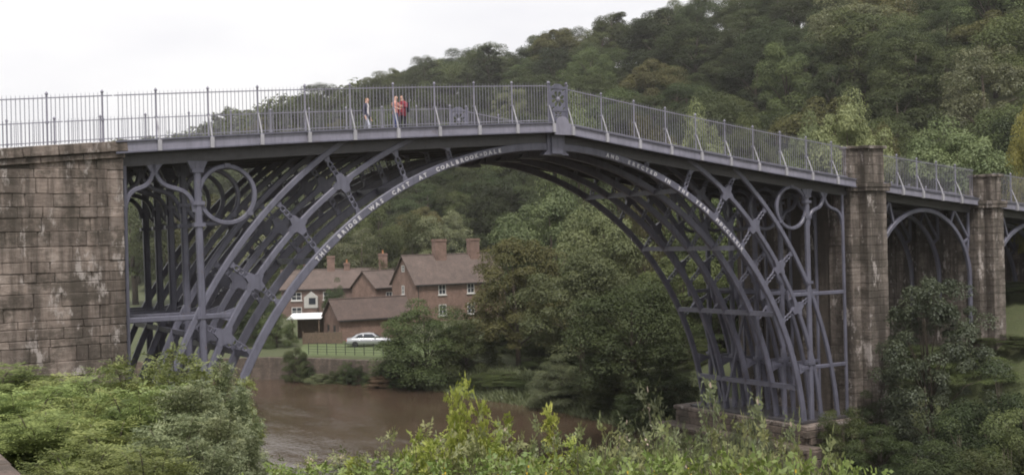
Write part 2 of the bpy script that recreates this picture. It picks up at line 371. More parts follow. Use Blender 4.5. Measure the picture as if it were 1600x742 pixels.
def H(x, y):
    x = np.atleast_1d(np.asarray(x, float)); y = np.atleast_1d(np.asarray(y, float))
    P = np.stack([x, y], 1); dr = seg_dist(P, RB); dl = seg_dist(P, LB); ins = in_poly(P, POLY); right = dr < dl
    s = s_of(x, y)
    wall = sstep(47, 51, y)*(1-sstep(74, 90, y))
    bank = np.interp(dr, [0, 1.5, 4, 7, 12], [-3.2, -2.4, -1.5, -0.95, -0.78])
    hr = np.where(wall > 0, bank*(1-wall) + wall*np.where(dr > 0.5, -0.78, -3.4), bank)
    hr = hr + np.clip(0.36*(x-20), 0, 7)*(1-sstep(8, 34, y))
    hill = np.where(s > 99, 0.575*(s-99), 0); hill = np.where(s > 194, 0.575*95+0.10*(s-194), hill)
    hill = np.minimum(hill, 70) * (0.92+0.16*vnoise(x, y, 60, 3)) + sstep(96, 108, s)*1.5*(vnoise(x, y, 14, 1)-0.5)
    hr = hr + hill
    hl = np.interp(dl, [0, 2, 5, 8, 12, 18, 30, 100, 400], [-3.2, -2, 0.4, 2.9, 6.1, 7.95, 8.5, 12, 30]) + 0.35*(vnoise(x, y, 4, 5)-0.5)*sstep(1, 4, dl)
    land = np.where(right, hr, hl)
    return np.where(ins, -3.2-np.minimum(np.minimum(dr, dl)*0.4, 1.8), land)
def Hs(x, y): return float(H(x, y)[0])
gx = np.concatenate([np.linspace(-650,-130,12), np.linspace(-120,-42,27), np.linspace(-40,60,101), np.linspace(62,200,47), np.linspace(214,650,18)])
gy = np.concatenate([np.linspace(-260,-90,7), np.linspace(-80,-44,13), np.linspace(-43,80,124), np.linspace(83,260,50), np.linspace(280,1000,20)])
GX, GY = np.meshgrid(gx, gy); GZ = H(GX.ravel(), GY.ravel())
nx, ny = len(gx), len(gy); ii = (np.arange(ny-1)[:, None]*nx + np.arange(nx-1)[None, :]).ravel()
me = bpy.data.meshes.new('ground'); me.from_pydata(np.stack([GX.ravel(), GY.ravel(), GZ], 1).tolist(), [], np.stack([ii, ii+1, ii+nx+1, ii+nx], 1).tolist())
me.materials.append(MATS['ground']); me.polygons.foreach_set('use_smooth', [True]*len(me.polygons))
structure(link('ground', me))
mb = MB(); wx = np.linspace(-320, 70, 40); wy = np.linspace(-170, 200, 38)
mb.add([(x, y, ZW) for y in wy for x in wx], [(j*40+i, j*40+i+1, (j+1)*40+i+1, (j+1)*40+i) for j in range(37) for i in range(39)])
structure(mb.build('river', 'river_water'))

# ------------------------------------------------------------------ bridge geometry
def ft(x):          # top of the deck's edge plate
    if x <= 0: return 14.89 + 0.056*x - 0.0008*x*x
    if x > 30: return 14.89-0.138*30+0.00088*900 - 0.085*(x-30)
    return 14.89 - 0.138*x + 0.00088*x*x
FH = 0.38           # height of the edge plate
ZC = -1.4
ELL = {'main_rib': (15.58, 15.27, 0.33), 'middle_rib': (16.86, 16.9, 0.24), 'outer_rib': (18.1, 18.25, 0.24)}
RIB_Y = [1.91*k for k in range(5)]; TH = 0.17
def bearer_bottom(x): return ft(x) - FH - 0.52
def ell(kind, t): a, b, _ = ELL[kind]; return a*math.cos(t), ZC + b*math.sin(t)
bridge = tag(empty('iron_bridge', (0, 0, 0)), 'blue-grey cast iron arch bridge spanning the brown river with lettering on its rib', 'bridge')
def rib_path(kind, side):
    a, b, d = ELL[kind]; pts = []
    t0 = math.asin((0.0-ZC)/b); n = 60
    for i in range(n+1):
        t = t0 + (math.pi/2 - t0)*i/n; x, z = ell(kind, t); x *= side
        pts.append((x, z))
        if z > ft(x) - FH - 0.06: break
    return pts, d
for side in (-1, 1):
    for kind in ELL:
        pts, d = rib_path(kind, side)
        me = MB().sweep(pts, d, 0, TH, 0.03).mesh(kind, 'iron')
        for y in RIB_Y: link(kind, me, bridge, (0, y, 0))
    # columns
    cx = -15.83 if side < 0 else 16.09
    top = bearer_bottom(cx) + 0.05
    mb = MB(); lean = 0.16 if side < 0 else 0.0
    mb.sweep([(cx, top), (cx+lean*0.5, 7.0), (cx+lean, 0.0)], 0.26, -0.03, 0.2, 0.05)
    for z in (top-0.35, 11.4, 10.6, 7.2, 3.0):
        mb.box(cx-0.22+lean*(top-z)/14, cx+0.22+lean*(top-z)/14, -0.06, 0.23, z-0.07, z+0.07)
    mb.prism([(cx-0.38, top), (cx+0.38, top), (cx+0.17, top-0.45), (cx-0.17, top-0.45)], -0.01, 0.18)
    me = mb.mesh('column', 'iron')
    for y in RIB_Y: link('column', me, bridge, (0, y, 0))
    wx_ = 18.78 if side > 0 else -18.45
    me = MB().sweep([(wx_, bearer_bottom(wx_)+0.05), (wx_, 0.0)], 0.15, 0, 0.15, 0.03).mesh('wall_column', 'iron')
    for y in RIB_Y: link('wall_column', me, bridge, (0, y, 0))
    # ring
    rc = (-14.7, 11.72) if side < 0 else (15.0, 11.1)
    me = MB().sweep([(rc[0]+1.06*math.cos(a), rc[1]+1.06*math.sin(a)) for a in np.linspace(0, 2*math.pi, 49)[:-1]], 0.17, 0.02, 0.2, 0.03, True)
    for a in (math.pi if side < 0 else 0, math.radians(-40 if side < 0 else -140), math.pi/2):
        x, z = rc[0]+1.1*math.cos(a), rc[1]+1.1*math.sin(a); me.box(x-0.11, x+0.11, -0.02, 0.24, z-0.07, z+0.07)
    me = me.mesh('ring', 'iron')
    for y in RIB_Y: link('ring', me, bridge, (0, y, 0))
    # ogee bracket: two S-curves meeting in a point under the deck
    px_ = 17.4*side; pz = bearer_bottom(px_)+0.05; mb = MB()
    for ex in (cx + 0.12*side, wx_):
        path = []
        for i in range(25):
            u = i/24; path.append((px_ + (ex-px_)*(0.06*u + 0.94*(3*u*u-2*u**3))*1.0, pz - 1.75*(0.5*u + 0.5*(u + 0.22*math.sin(2*math.pi*u)))))
        mb.sweep(path, 0.17, 0.02, 0.2, 0.03)
    mb.prism([(px_-0.3, pz), (px_+0.3, pz), (px_+0.09, pz-0.34), (px_-0.09, pz-0.34)], 0.04, 0.18)
    me = mb.mesh('ogee_bracket', 'iron')
    for y in RIB_Y: link('ogee_bracket', me, bridge, (0, y, 0))
    # ties back to the masonry
    for z, x0 in ((6.6 if side > 0 else 7.2, 14.7), (2.77, 15.4)):
        mb = MB().sweep([(x0*side, z), (18.8*side, z)], 0.2, 0.03, 0.19, 0.03)
        mb.prism([(x0*side-0.12*side, z-0.28), (x0*side+0.4*side, z-0.09), (x0*side+0.4*side, z+0.09), (x0*side-0.2*side, z+0.28)], 0.05, 0.17)
        me = mb.mesh('tie_bar', 'iron')
        for y in RIB_Y: link('tie_bar', me, bridge, (0, y, 0))
# struts: flared ends with a chain of open links between
mb = MB(); hw = 0.05
for s_, e_ in ((0, 0.24), (1, 0.76)):
    dr_ = 1 if e_ > s_ else -1
    mb.prism([(s_, -0.30), (s_+dr_*0.08, -0.15), (e_, -0.06), (e_, 0.06), (s_+dr_*0.08, 0.15), (s_, 0.30)], 0.05, 0.17)
for c in (0.33, 0.5, 0.67):
    mb.sweep([(c+0.10*math.cos(a), 0.095*math.sin(a)) for a in np.linspace(0, 2*math.pi, 15)[:-1]], 0.055, 0.06, 0.16, 0.01, True)
strut_me = mb.mesh('strut', 'iron')
plate = MB().prism([(-0.42,-0.08),(-0.2,-0.17),(-0.13,-0.4),(0.13,-0.4),(0.2,-0.17),(0.42,-0.08),(0.42,0.08),(0.2,0.17),(0.13,0.4),(-0.13,0.4),(-0.2,0.17),(-0.42,0.08)], -0.012, 0.182)
plate_me = plate.mesh('node_plate', 'iron')
STAS = {-1: [71.1, 62.7, 53.5, 44.9, 35.5, 27.6], 1: [69.6, 60.2, 51.6, 43.2, 34, 25.6]}
def strut(a, b, y):
    L = math.hypot(b[0]-a[0], b[1]-a[1]); ang = math.atan2(b[1]-a[1], b[0]-a[0])
    link('strut', strut_me, bridge, (a[0], y, a[1]), (0, -ang, 0), (L, 1, 1))
for side in (-1, 1):
    for dg in STAS[side]:
        t = math.radians(dg)
        P3 = [ell(k, t) for k in ELL]; P3 = [(x*side, z) for x, z in P3]
        segs = []
        for i, p_ in enumerate(P3):
            if p_[1] > bearer_bottom(p_[0]):
                if i: # last piece runs up to the deck bearer
                    a = P3[i-1]; u = (bearer_bottom(a[0])+0.06-a[1])/max(p_[1]-a[1], 1e-3)
                    if u > 0.1: segs.append((a, (a[0]+(p_[0]-a[0])*u, a[1]+(p_[1]-a[1])*u)))
                break
            if i: segs.append((P3[i-1], p_))
        for y in RIB_Y:
            for a, b in segs: strut(a, b, y)
            if P3[1][1] < bearer_bottom(P3[1][0])-0.5:
                ang = math.atan2(P3[1][1]-P3[0][1], P3[1][0]-P3[0][0])
                link('node_plate', plate_me, bridge, (P3[1][0], y, P3[1][1]), (0, -(ang-math.pi/2), 0))
# transverse ties between the five frames
for side in (-1, 1):
    for t, kind in ((math.radians(43.5), 'main_rib'), (math.radians(27.5), 'main_rib'), (math.radians(12), 'main_rib'), (math.radians(61), 'main_rib')):
        x, z = ell(kind, t); x *= side
        link('cross_tie', MB().box(x-0.15, x+0.15, 0.24, 7.64, z+0.06, z+0.12).box(x-0.15, x-0.11, 0.24, 7.64, z-0.12, z+0.06).mesh('cross_tie', 'iron'), bridge)
    for x, z in ((16.3, 6.6), (16.3, 2.77)):
        link('cross_tie', MB().box(side*x-0.07, side*x+0.07, 0.29, 7.66, z-0.09, z+0.09).mesh('cross_tie', 'iron'), bridge)
    for k in range(2):
        ya = RIB_Y[2+k]; x0 = side*15.35
        link('diagonal_brace', MB().bar((x0, ya+0.25, 0.5 if k else 5.6), (x0, ya+1.88, 5.6 if k else 0.5), 0.1, 0.14).mesh('diagonal_brace', 'iron'), bridge)
    link('sill_plate', MB().box(min(side*14.9, side*18.3), max(side*14.9, side*18.3), -0.35, 8.2, -0.02, 0.09).mesh('sill_plate', 'iron_dirt_shade'), bridge)
# deck bearers, deck
def strip(x0, x1, y0, y1, za, zb, n=12):
    """bar whose top and bottom follow the deck line: z from ft+za to ft+zb"""
    mb = MB(); xs = np.linspace(x0, x1, n+1); vs = []
    for x in xs:
        f = ft(x); vs += [(x, y0, f+za), (x, y1, f+za), (x, y1, f+zb), (x, y0, f+zb)]
    fs = [(i*4+j, i*4+(j+1) % 4, i*4+4+(j+1) % 4, i*4+4+j) for i in range(n) for j in range(4)] + [(3,2,1,0), tuple(n*4+j for j in range(4))]
    return mb.add(vs, fs)
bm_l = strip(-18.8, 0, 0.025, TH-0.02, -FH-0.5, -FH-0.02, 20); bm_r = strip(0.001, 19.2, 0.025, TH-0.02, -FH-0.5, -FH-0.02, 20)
ml, mr = bm_l.mesh('deck_bearer', 'iron_dirt_shade'), bm_r.mesh('deck_bearer', 'iron_dirt_shade')  # shade under the edge plate is painted into this dark colour
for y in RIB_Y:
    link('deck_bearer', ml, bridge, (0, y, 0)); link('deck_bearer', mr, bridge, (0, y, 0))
PX = sorted([-0.19-1.905*k for k in range(10)] + [0.84+1.885*k for k in range(10)])
YF, YB = -0.15, 8.8
XE = [-18.85] + [x for x in PX if -18.7 < x < 18.7] + [19.25]
for x0, x1 in zip(XE[:-1], XE[1:]):     # deck plates laid bay by bay (seen from below)
    strip(x0+0.01, x1-0.01, -0.4, 9.0, -FH-0.015, -FH+0.05, 1).build('deck_plate', 'iron_dirt_shade', bridge)
    if not (-0.25 < x0 < 0.5):
        for y0, y1 in ((-0.5, -0.44), (9.04, 9.1)):
            pl = strip(x0+0.012, x1-0.012, y0, y1, -FH, -0.03, 2).build('fascia_plate', 'iron_pale', bridge)
            strip(x0+0.004, x1-0.004, y0-0.07, y1+0.05, -0.03, 0.025, 2).build('lip', 'iron', pl)
            strip(x0+0.004, x1-0.004, y0-0.035, y1+0.03, -FH-0.05, -FH, 2).build('lip', 'iron', pl)
strip(-18.85, 19.25, -0.43, 9.03, -0.16, -0.06, 30).build('road_surface', 'road', bridge)
# crown: keystone block and arched centre plates
mb = MB().prism([(-0.45, 13.5), (0.95, 13.5), (0.72, 13.72), (0.72, 14.6), (-0.22, 14.6), (-0.22, 13.72)], -0.05, 0.3)
mb.prism([(-0.04, 13.55), (0.54, 13.55), (0.54, 14.6), (-0.04, 14.6)], -0.16, -0.05)
ks = mb.mesh('crown_block', 'iron')
for y in RIB_Y: link('crown_block', ks, bridge, (0, y-0.0, 0))
def curve_plate(name, outer, holes, y0, thick, mat, parent):
    cu = bpy.data.curves.new(name, 'CURVE'); cu.dimensions = '2D'; cu.fill_mode = 'BOTH'; cu.extrude = thick/2
    for loop in [outer]+holes:
        sp = cu.splines.new('POLY'); sp.points.add(len(loop)-1); sp.use_cyclic_u = True
        for q, (x, z) in zip(sp.points, loop): q.co = (x, z, 0, 1)
    o = bpy.data.objects.new('tmp', cu); COL.objects.link(o); dg_ = bpy.context.evaluated_depsgraph_get()
    me = bpy.data.meshes.new_from_object(o.evaluated_get(dg_)); bpy.data.objects.remove(o); bpy.data.curves.remove(cu)
    me.name = name; me.transform(Matrix(((1,0,0,0),(0,0,-1,y0),(0,1,0,0),(0,0,0,1)))); me.materials.clear(); me.materials.append(MATS[mat])
    return link(name, me, parent)
def petal(cx, cz, a, r0, r1, w):
    pts = []
    for i in range(16):
        u = i/16*2*math.pi; l = (r0+r1)/2 + (r1-r0)/2*math.cos(u); s_ = w*math.sin(u)*(0.65+0.35*math.cos(u)+0.15)
        pts.append((cx + l*math.cos(a) - s_*math.sin(a), cz + l*math.sin(a) + s_*math.cos(a)))
    return pts
XC = 0.32
for yy in (YF, YB):
    holes = [petal(XC, 15.98, math.radians(22.5+45*k), 0.09, 0.36, 0.09) for k in range(8)]
    holes += [petal(XC, 15.28, math.radians(90+60*k), 0.05, 0.2, 0.05) for k in range(6)]
    holes += [petal(XC+dx, z, math.radians(45), -0.1, 0.1, 0.05) for dx in (-0.3, 0.3) for z in (16.38, 15.55)]
    cp = curve_plate('centre_panel', [(XC-0.45,14.98),(XC+0.45,14.98),(XC+0.45,16.5),(XC+0.3,16.54),(XC+0.12,16.66),(XC-0.12,16.66),(XC-0.3,16.54),(XC-0.45,16.5)], holes, yy, 0.05, 'iron', bridge)
    fr = MB()
    for x in (XC-0.47, XC+0.47): fr.box(x-0.05, x+0.05, yy-0.06, yy+0.06, 14.9, 16.58).lathe([(0.03,0),(0.075,0.06),(0.075,0.11),(0.03,0.17)], (x, yy, 16.58), 8)
    for z in (15.02, 15.48, 16.47): fr.box(XC-0.42, XC+0.42, yy-0.045, yy+0.045, z-0.035, z+0.035)
    fr.build('panel_frame', 'iron', cp)
    mb = MB().lathe([(0.02,-0.03),(0.10,0.0),(0.02,0.03)], (0,0,0), 10); me = mb.mesh('rosette_boss', 'iron_pale')
    link('rosette_boss', me, cp, (XC, yy-0.045, 15.98), (math.pi/2, 0, 0))
    fy = -0.5 if yy < 4 else 9.1
    arch = [(XC-0.46,14.36),(XC+0.46,14.36),(XC+0.46,14.86)] + [(XC+0.33*math.cos(a), 14.86+0.32*math.sin(a)) for a in np.linspace(0, math.pi, 14)] + [(XC-0.46,14.86)]
    MB().prism(arch, fy-0.02, fy+0.06).build('fascia_plate', 'iron_pale', bridge)
# inscription
def letters(text, a0, a1, mat, parent):
    adv = {'I': 0.55, ' ': 1.5, 'M': 1.15, 'W': 1.2, '=': 0.8}
    wts = [adv.get(c, 0.92) for c in text]; tot = sum(wts); acc = 0; mb = MB()
    R_, b_ = ELL['main_rib'][0]+0.0, ELL['main_rib'][1]
    for c, w in zip(text, wts):
        u = (acc + w/2)/tot; acc += w
        if c == ' ': continue
        cu = bpy.data.curves.new('t', 'FONT'); cu.body = c; cu.size = 0.235; cu.align_x = 'CENTER'; cu.offset = 0.008; cu.resolution_u = 2; cu.extrude = 0.012
        o = bpy.data.objects.new('t', cu); COL.objects.link(o); dgr = bpy.context.evaluated_depsgraph_get()
        me = bpy.data.meshes.new_from_object(o.evaluated_get(dgr)); bpy.data.objects.remove(o); bpy.data.curves.remove(cu)
        t = math.radians(a0 + (a1-a0)*u); x, z = ell('main_rib', t)
        tx, tz = math.sin(t)*R_, -math.cos(t)*b_; l = math.hypot(tx, tz); tx /= l; tz /= l; nx_, nz_ = -tz, tx
        vs = [(x + v.co.x*tx + (v.co.y-0.088)*nx_, -0.014 - v.co.z, z + v.co.x*tz + (v.co.y-0.088)*nz_) for v in me.vertices]
        # serifs: small feet and caps on the strokes
        mb.add(vs, [tuple(p_.vertices) for p_ in me.polygons]); bpy.data.meshes.remove(me)
    o = mb.build('inscription', mat, parent, fix=False); o['kind'] = 'stuff'; return o
near_main = [o for o in bridge.children if o.name.startswith('main_rib') and abs(o.location.y) < 0.01]
letters('THIS BRIDGE WAS CAST AT COALBROOK=DALE', 136.4, 99.5, 'letter_white', near_main[0])
letters('AND ERECTED IN THE YEAR MDCCLXXIX', 78.9, 42.8, 'letter_white', near_main[1])
# railings
pm = MB().box(-0.028, 0.028, -0.028, 0.028, -0.05, 1.72).lathe([(0.035,0),(0.05,0.02),(0.025,0.04),(0.06,0.09),(0.05,0.13),(0.012,0.18)], (0,0,1.70), 8)
pm.box(-0.05, 0.05, -0.05, 0.05, 0.78, 0.86)
post_me = pm.mesh('post', 'iron_pale')
bal_me = MB().tube([(0,0,0.06),(0,0,1.62),(0,0,1.80)], [0.0125, 0.0125, 0.003], 5).mesh('baluster', 'iron_pale')
def stay_mesh(sgn):
    path = [(-0.40, -0.33), (-0.42, -0.1), (-0.36, 0.12), (-0.2, 0.5), (-0.06, 0.8)]
    mb = MB().tube([(0, sgn*y, z) for y, z in path], [0.035, 0.035, 0.03, 0.026, 0.024], 6)
    mb.box(-0.07, 0.07, min(sgn*-0.34, sgn*-0.46), max(sgn*-0.34, sgn*-0.46), -FH-0.04, -0.03)
    return mb.mesh('stay', 'iron_white')
stay_n, stay_f = stay_mesh(1), stay_mesh(-1)
def railing(x0, x1, y, posts, stays, sgn, singles, parent, skip=None, name='railing'):
    mb = MB(); lo = MB(); n = max(2, int((x1-x0)/0.9)); xs = np.linspace(x0, x1, n+1)
    for a, b in zip(xs[:-1], xs[1:]):
        if skip and (a > skip[0]-0.01 and b < skip[1]+0.01): continue
        mb.bar((a, y, ft(a)+1.66), (b, y, ft(b)+1.66), 0.04, 0.035); lo.bar((a, y, ft(a)+0.14), (b, y, ft(b)+0.14), 0.04, 0.03)
    r = mb.build(name, 'iron_pale', parent); lo.build('bottom_rail', 'iron_pale', r)
    for px_ in posts:
        link('post', post_me, r, (px_, y, ft(px_)))
        if stays: link('stay', stay_n if sgn > 0 else stay_f, r, (px_, y, ft(px_)))
    edges = sorted([x0] + list(posts) + [x1]); bx_ = []
    for a, b in zip(edges[:-1], edges[1:]):
        if b-a < 0.2 or (skip and a > skip[0]-0.06 and b < skip[1]+0.06): continue
        k = max(1, round((b-a)/0.145)); bx_ += [a+(b-a)*j/k for j in range(1, k)]
    if singles:
        for x in bx_: link('baluster', bal_me, r, (x, y, ft(x)))
    else:
        mb = MB()
        for x in bx_: mb.tube([(x,y,ft(x)+0.06),(x,y,ft(x)+1.62),(x,y,ft(x)+1.80)], [0.0125,0.0125,0.003], 4)
        o = mb.build('baluster', 'iron_pale', r, fix=False); o['kind'] = 'stuff'
    return r
railing(-18.8, 19.0, YF, PX, True, 1, True, bridge, (-0.19, 0.84))
railing(-18.8, 19.0, YB, PX, True, -1, False, bridge, (-0.19, 0.84))

# ------------------------------------------------------------------ masonry
BLK = {}
def block(w, d, h, name, mat, parent, c, rz=0.0, ch=0.022, rough=0.012):
    key = (round(w, 2), round(d, 2), round(h, 2), mat, random.randrange(3))
    if key not in BLK:
        bm = bmesh.new(); bmesh.ops.create_cube(bm, size=1.0)
        for v in bm.verts: v.co = (v.co.x*w + random.uniform(-rough, rough), v.co.y*d + random.uniform(-rough, rough), v.co.z*h + random.uniform(-rough, rough)*0.6)
        bmesh.ops.bevel(bm, geom=list(bm.edges), offset=ch, segments=1, affect='EDGES')
        me = bpy.data.meshes.new(name); bm.to_mesh(me); bm.free(); me.materials.append(MATS[mat]); BLK[key] = me
    return link(name, BLK[key], parent, c, (0, 0, rz))
def q5(v): return round(v*10)/10
# left abutment: coursed sandstone face toward the viewer
AX = -18.58; AY = -0.36
ab = tag(empty('stone_abutment', (-24, 4, 4)), 'tall weathered sandstone abutment with dark streaks carrying the railed road above the bushes', 'abutment')
ab_inv = Matrix.Translation((24, -4, -4))
mb = MB()
vs = []; xs = np.linspace(-60, AX-0.06, 15)
for x in xs: vs += [(x, AY+0.045, -3), (x, 9.2, -3), (x, 9.2, ft(x)-0.36), (x, AY+0.045, ft(x)-0.36)]
mb.add(vs, [(i*4+j, i*4+(j+1) % 4, i*4+4+(j+1) % 4, i*4+4+j) for i in range(14) for j in range(4)] + [(3,2,1,0), tuple(56+j for j in range(4))])
o = mb.build('core', 'mortar', ab); o.matrix_parent_inverse = ab_inv
z = 3.2; row = 0
while z < 12.9:
    h = random.choice((0.26, 0.32, 0.38, 0.46, 0.52)); 
    if z + h > 12.86: h = 12.98 - z
    x = AX; first = True
    while x > -28:
        w = random.choice((0.4, 0.6, 0.9, 1.2, 1.6)) if not first else (0.9 if row % 2 else 0.55)
        if z+h < ft(x-w)-0.3:
            d = 0.5 + random.choice((0, 0.02, 0.04)); o = block(w-0.008, d, h-0.01, 'stone', 'stone', ab, (x-w/2, AY+0.27-random.uniform(0, 0.03), z+h/2), 0, 0.022, 0.016); o.matrix_parent_inverse = ab_inv
        x -= w; first = False
    z += h; row += 1
x = AX + 0.14
while x > -30:                                    # coping slabs below the railing
    w = 1.15; xm = x-w/2
    o = block(w-0.012, 0.95, 0.36, 'coping_stone', 'stone', ab, (xm, AY+0.3, ft(xm)-0.17)); o.matrix_parent_inverse = ab_inv
    o.rotation_euler = (0, -math.atan((ft(xm+0.3)-ft(xm-0.3))/0.6), 0); x -= w
x = AX
while x > -28:                                    # string course
    w = 1.4; o = block(w-0.012, 0.6, 0.2, 'string_course', 'stone', ab, (x-w/2+0.06, AY+0.22, ft(x-w/2)-0.47)); o.matrix_parent_inverse = ab_inv
    o.rotation_euler = (0, -math.atan((ft(x-w/2+0.3)-ft(x-w/2-0.3))/0.6), 0); x -= w
PA = [-19.2-1.84*k for k in range(7)]
r = railing(-31, -18.85, YF, PA, False, 1, False, ab); r.matrix_parent_inverse = ab_inv
r2 = railing(-31, -18.85, YB, PA, False, -1, False, ab); r2.matrix_parent_inverse = ab_inv

# right piers: projecting shaft and set-back strip, courses of dressed stone
def pier(x0, x1, label, zb, cap_z, mat='stone_pale', inner=True):
    pr = tag(empty('stone_pier', (x0, 0, zb)), label, 'pier'); inv = Matrix.Translation((-x0, 0, -zb))
    zt = min(ft(x0), ft(x1)) - 0.42
    mb = MB().box(x0+0.06, x1-0.06, 0.15, 8.6, zb-1, zt).box(x0+0.66, x1-0.2, -0.62, 0.3, zb-1, cap_z-0.2).box(x0+0.1, x1-0.1, -0.15, 0.3, zt, cap_z-0.2)
    o = mb.build('core', 'mortar', pr); o.matrix_parent_inverse = inv
    P_ = []
    z = zb; row = 0
    def put(w, d, h, nm, c):
        o = block(w, d, h, nm, mat, pr, c, 0, 0.016, 0.01); o.matrix_parent_inverse = inv
    while z < zt-0.1:
        h = random.choice((0.38, 0.42, 0.46)); h = min(h, zt-z)
        if h < 0.15: break
        put(0.62, 0.6, h-0.012, 'stone', (x0+0.31, 0.1, z+h/2))                         # set-back strip
        W = x1-x0-0.76; a = 0.55 if row % 2 else 0.45
        put(W*a-0.012, 0.66, h-0.012, 'stone', (x0+0.62+W*a/2, -0.4, z+h/2))           # projecting shaft
        put(W*(1-a)-0.012, 0.66, h-0.012, 'stone', (x0+0.62+W*a+W*(1-a)/2, -0.4, z+h/2))
        if row % 2 == 0: put(0.2, 0.5, h*2-0.012, 'stone', (x1-0.1, -0.05, z+h))
        if inner:
            yy = 0.45
            while yy < 8.3:                                                               # the flank, pilasters and recesses
                put(0.36, 0.9, h-0.012, 'stone', (x0+0.1, yy+0.45, z+h/2))
                put(0.3, 1.1, h-0.012, 'stone', (x0+0.42, yy+0.9+0.57, z+h/2)); yy += 2.05
        else:
            yy = 0.45
            while yy < 8.3:
                put(0.3, 1.3, h-0.012, 'stone', (x0+0.12, yy+0.65, z+h/2)); yy += 1.32
        z += h; row += 1
    for dz, g, hh in ((zt+0.02, 0.1, 0.2), (zt+0.23, 0.17, 0.2)):                           # cornice under the parapet
        o = block(x1-x0-0.5+g, 0.9+g, hh, 'cornice', mat, pr, ((x0+x1)/2+0.25, -0.35, dz+hh/2)); o.matrix_parent_inverse = inv
        o = block(0.7+g, 0.7+g, hh, 'cornice', mat, pr, (x0+0.31, 0.08, dz+hh/2+0.004)); o.matrix_parent_inverse = inv
    z = zt+0.46
    while z < cap_z-0.15:
        h = min(0.48, cap_z-0.13-z); 
        if h < 0.1: break
        put(0.6, 0.55, h-0.012, 'stone', (x0+0.33, 0.08, z+h/2)); W = x1-x0-0.8
        a = 0.6 if row % 2 else 0.4; row += 1
        put(W*a-0.012, 0.6, h-0.012, 'stone', (x0+0.64+W*a/2, -0.34, z+h/2)); put(W*(1-a)-0.012, 0.6, h-0.012, 'stone', (x0+0.64+W*a+W*(1-a)/2, -0.34, z+h/2))
        z += h
    o = block(x1-x0-0.6, 0.86, 0.16, 'cap_stone', mat, pr, ((x0+x1)/2+0.26, -0.34, cap_z-0.06)); o.matrix_parent_inverse = inv
    o = block(0.76, 0.72, 0.15, 'cap_stone', mat, pr, (x0+0.30, 0.06, cap_z-0.07)); o.matrix_parent_inverse = inv
    return pr
pier(19.15, 21.5, 'tall pale stone pier at the end of the main iron arch', -2.6, 14.35)
pier(30.0, 31.8, 'shaded stone pier between the two small side arches', -0.5, 12.95, inner=False)
# side arches of iron
def side_arch(xa, xb, label):
    sa = tag(empty('side_arch', ((xa+xb)/2, 0, 7)), label, 'arch', 'small side arches'); inv = Matrix.Translation((-(xa+xb)/2, 0, -7))
    xc = (xa+xb)/2; R_ = (xb-xa)/2-0.05; zs = ft(xc)-FH-0.62-R_
    def put(o): o.matrix_parent_inverse = inv; return o
    arc = lambda t, q=0: (xc+(R_+q)*math.cos(t), zs+(R_+q)*math.sin(t))
    rm = MB().sweep([(xc+R_, zs-2.5)] + [arc(t) for t in np.linspace(0, math.pi, 40)] + [(xc-R_, zs-2.5)], 0.24, 0, 0.2, 0.03).mesh('arch_rib', 'iron')
    br = strip(xa-0.1, xb+0.1, 0, 0.2, -FH-0.42, -FH-0.02, 8).mesh('deck_bearer', 'iron_dirt_shade')
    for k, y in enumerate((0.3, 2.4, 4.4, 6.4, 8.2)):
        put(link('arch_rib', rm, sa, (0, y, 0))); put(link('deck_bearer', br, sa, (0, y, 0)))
        for s_ in (-1, 1):
            xe = xc + s_*R_
            def top(x): return ft(x)-FH-0.4
            x1, z1 = arc(math.radians(90-s_*36)); x2, z2 = arc(math.radians(90-s_*58))
            xm, zm = xe - s_*0.75, None
            pa = (xe - s_*0.1, zs+R_*0.60); 
            xp = xe-s_*1.35; pt = (xp, top(xp))
            for a, b in ((pa, pt), (pt, (x1, z1)) , (pa, (x2, z2)), ((xe-s_*0.08, zs+R_*0.60), (xe-s_*0.06, top(xe)))):
                put(MB().sweep([a, b], 0.15, y+0.03, y+0.17, 0.02).build('strut', 'iron', sa))
            if k == 0:
                x3, z3 = arc(math.radians(90-s_*70)); put(MB().sweep([(x3, z3), (xe-s_*0.08, zs+R_*0.62)], 0.13, y+0.03, y+0.17, 0.02).build('strut', 'iron', sa))
    n = round((xb-xa)/1.86); xs = np.linspace(xa, xb, n+1)
    for a, b in zip(xs[:-1], xs[1:]):
        put(strip(a, b-0.01, -0.1, 9.0, -FH-0.015, -FH+0.05, 1).build('deck_plate', 'iron_dirt_shade', sa))
        for y0, y1 in ((-0.3, -0.24), (9.04, 9.1)):
            pl = put(strip(a+0.012, b-0.012, y0, y1, -FH, -0.03, 1).build('fascia_plate', 'iron_pale', sa))
            strip(a+0.004, b-0.004, y0-0.06, y1+0.04, -0.03, 0.025, 1).build('lip', 'iron', pl)
    put(strip(xa, xb, -0.23, 9.03, -0.16, -0.06, 4).build('road_surface', 'road', sa))
    put(railing(xa, xb, 0.03, list(xs[1:-1]), True, 1, False, sa)); put(railing(xa, xb, YB, list(xs[1:-1]), True, -1, False, sa))
side_arch(21.52, 30.0, 'small iron side arch between the two stone piers, with latticed corners')
side_arch(31.82, 40.6, 'small iron side arch beyond the shaded stone pier')
eb = tag(empty('stone_abutment', (41, 4, 4)), 'plain stone abutment ending the far side arch', 'abutment')
o = MB().box(40.6, 60, -0.4, 9.2, -1, 10.2).build('core', 'stone', eb); o.matrix_parent_inverse = Matrix.Translation((-41, -4, -4))
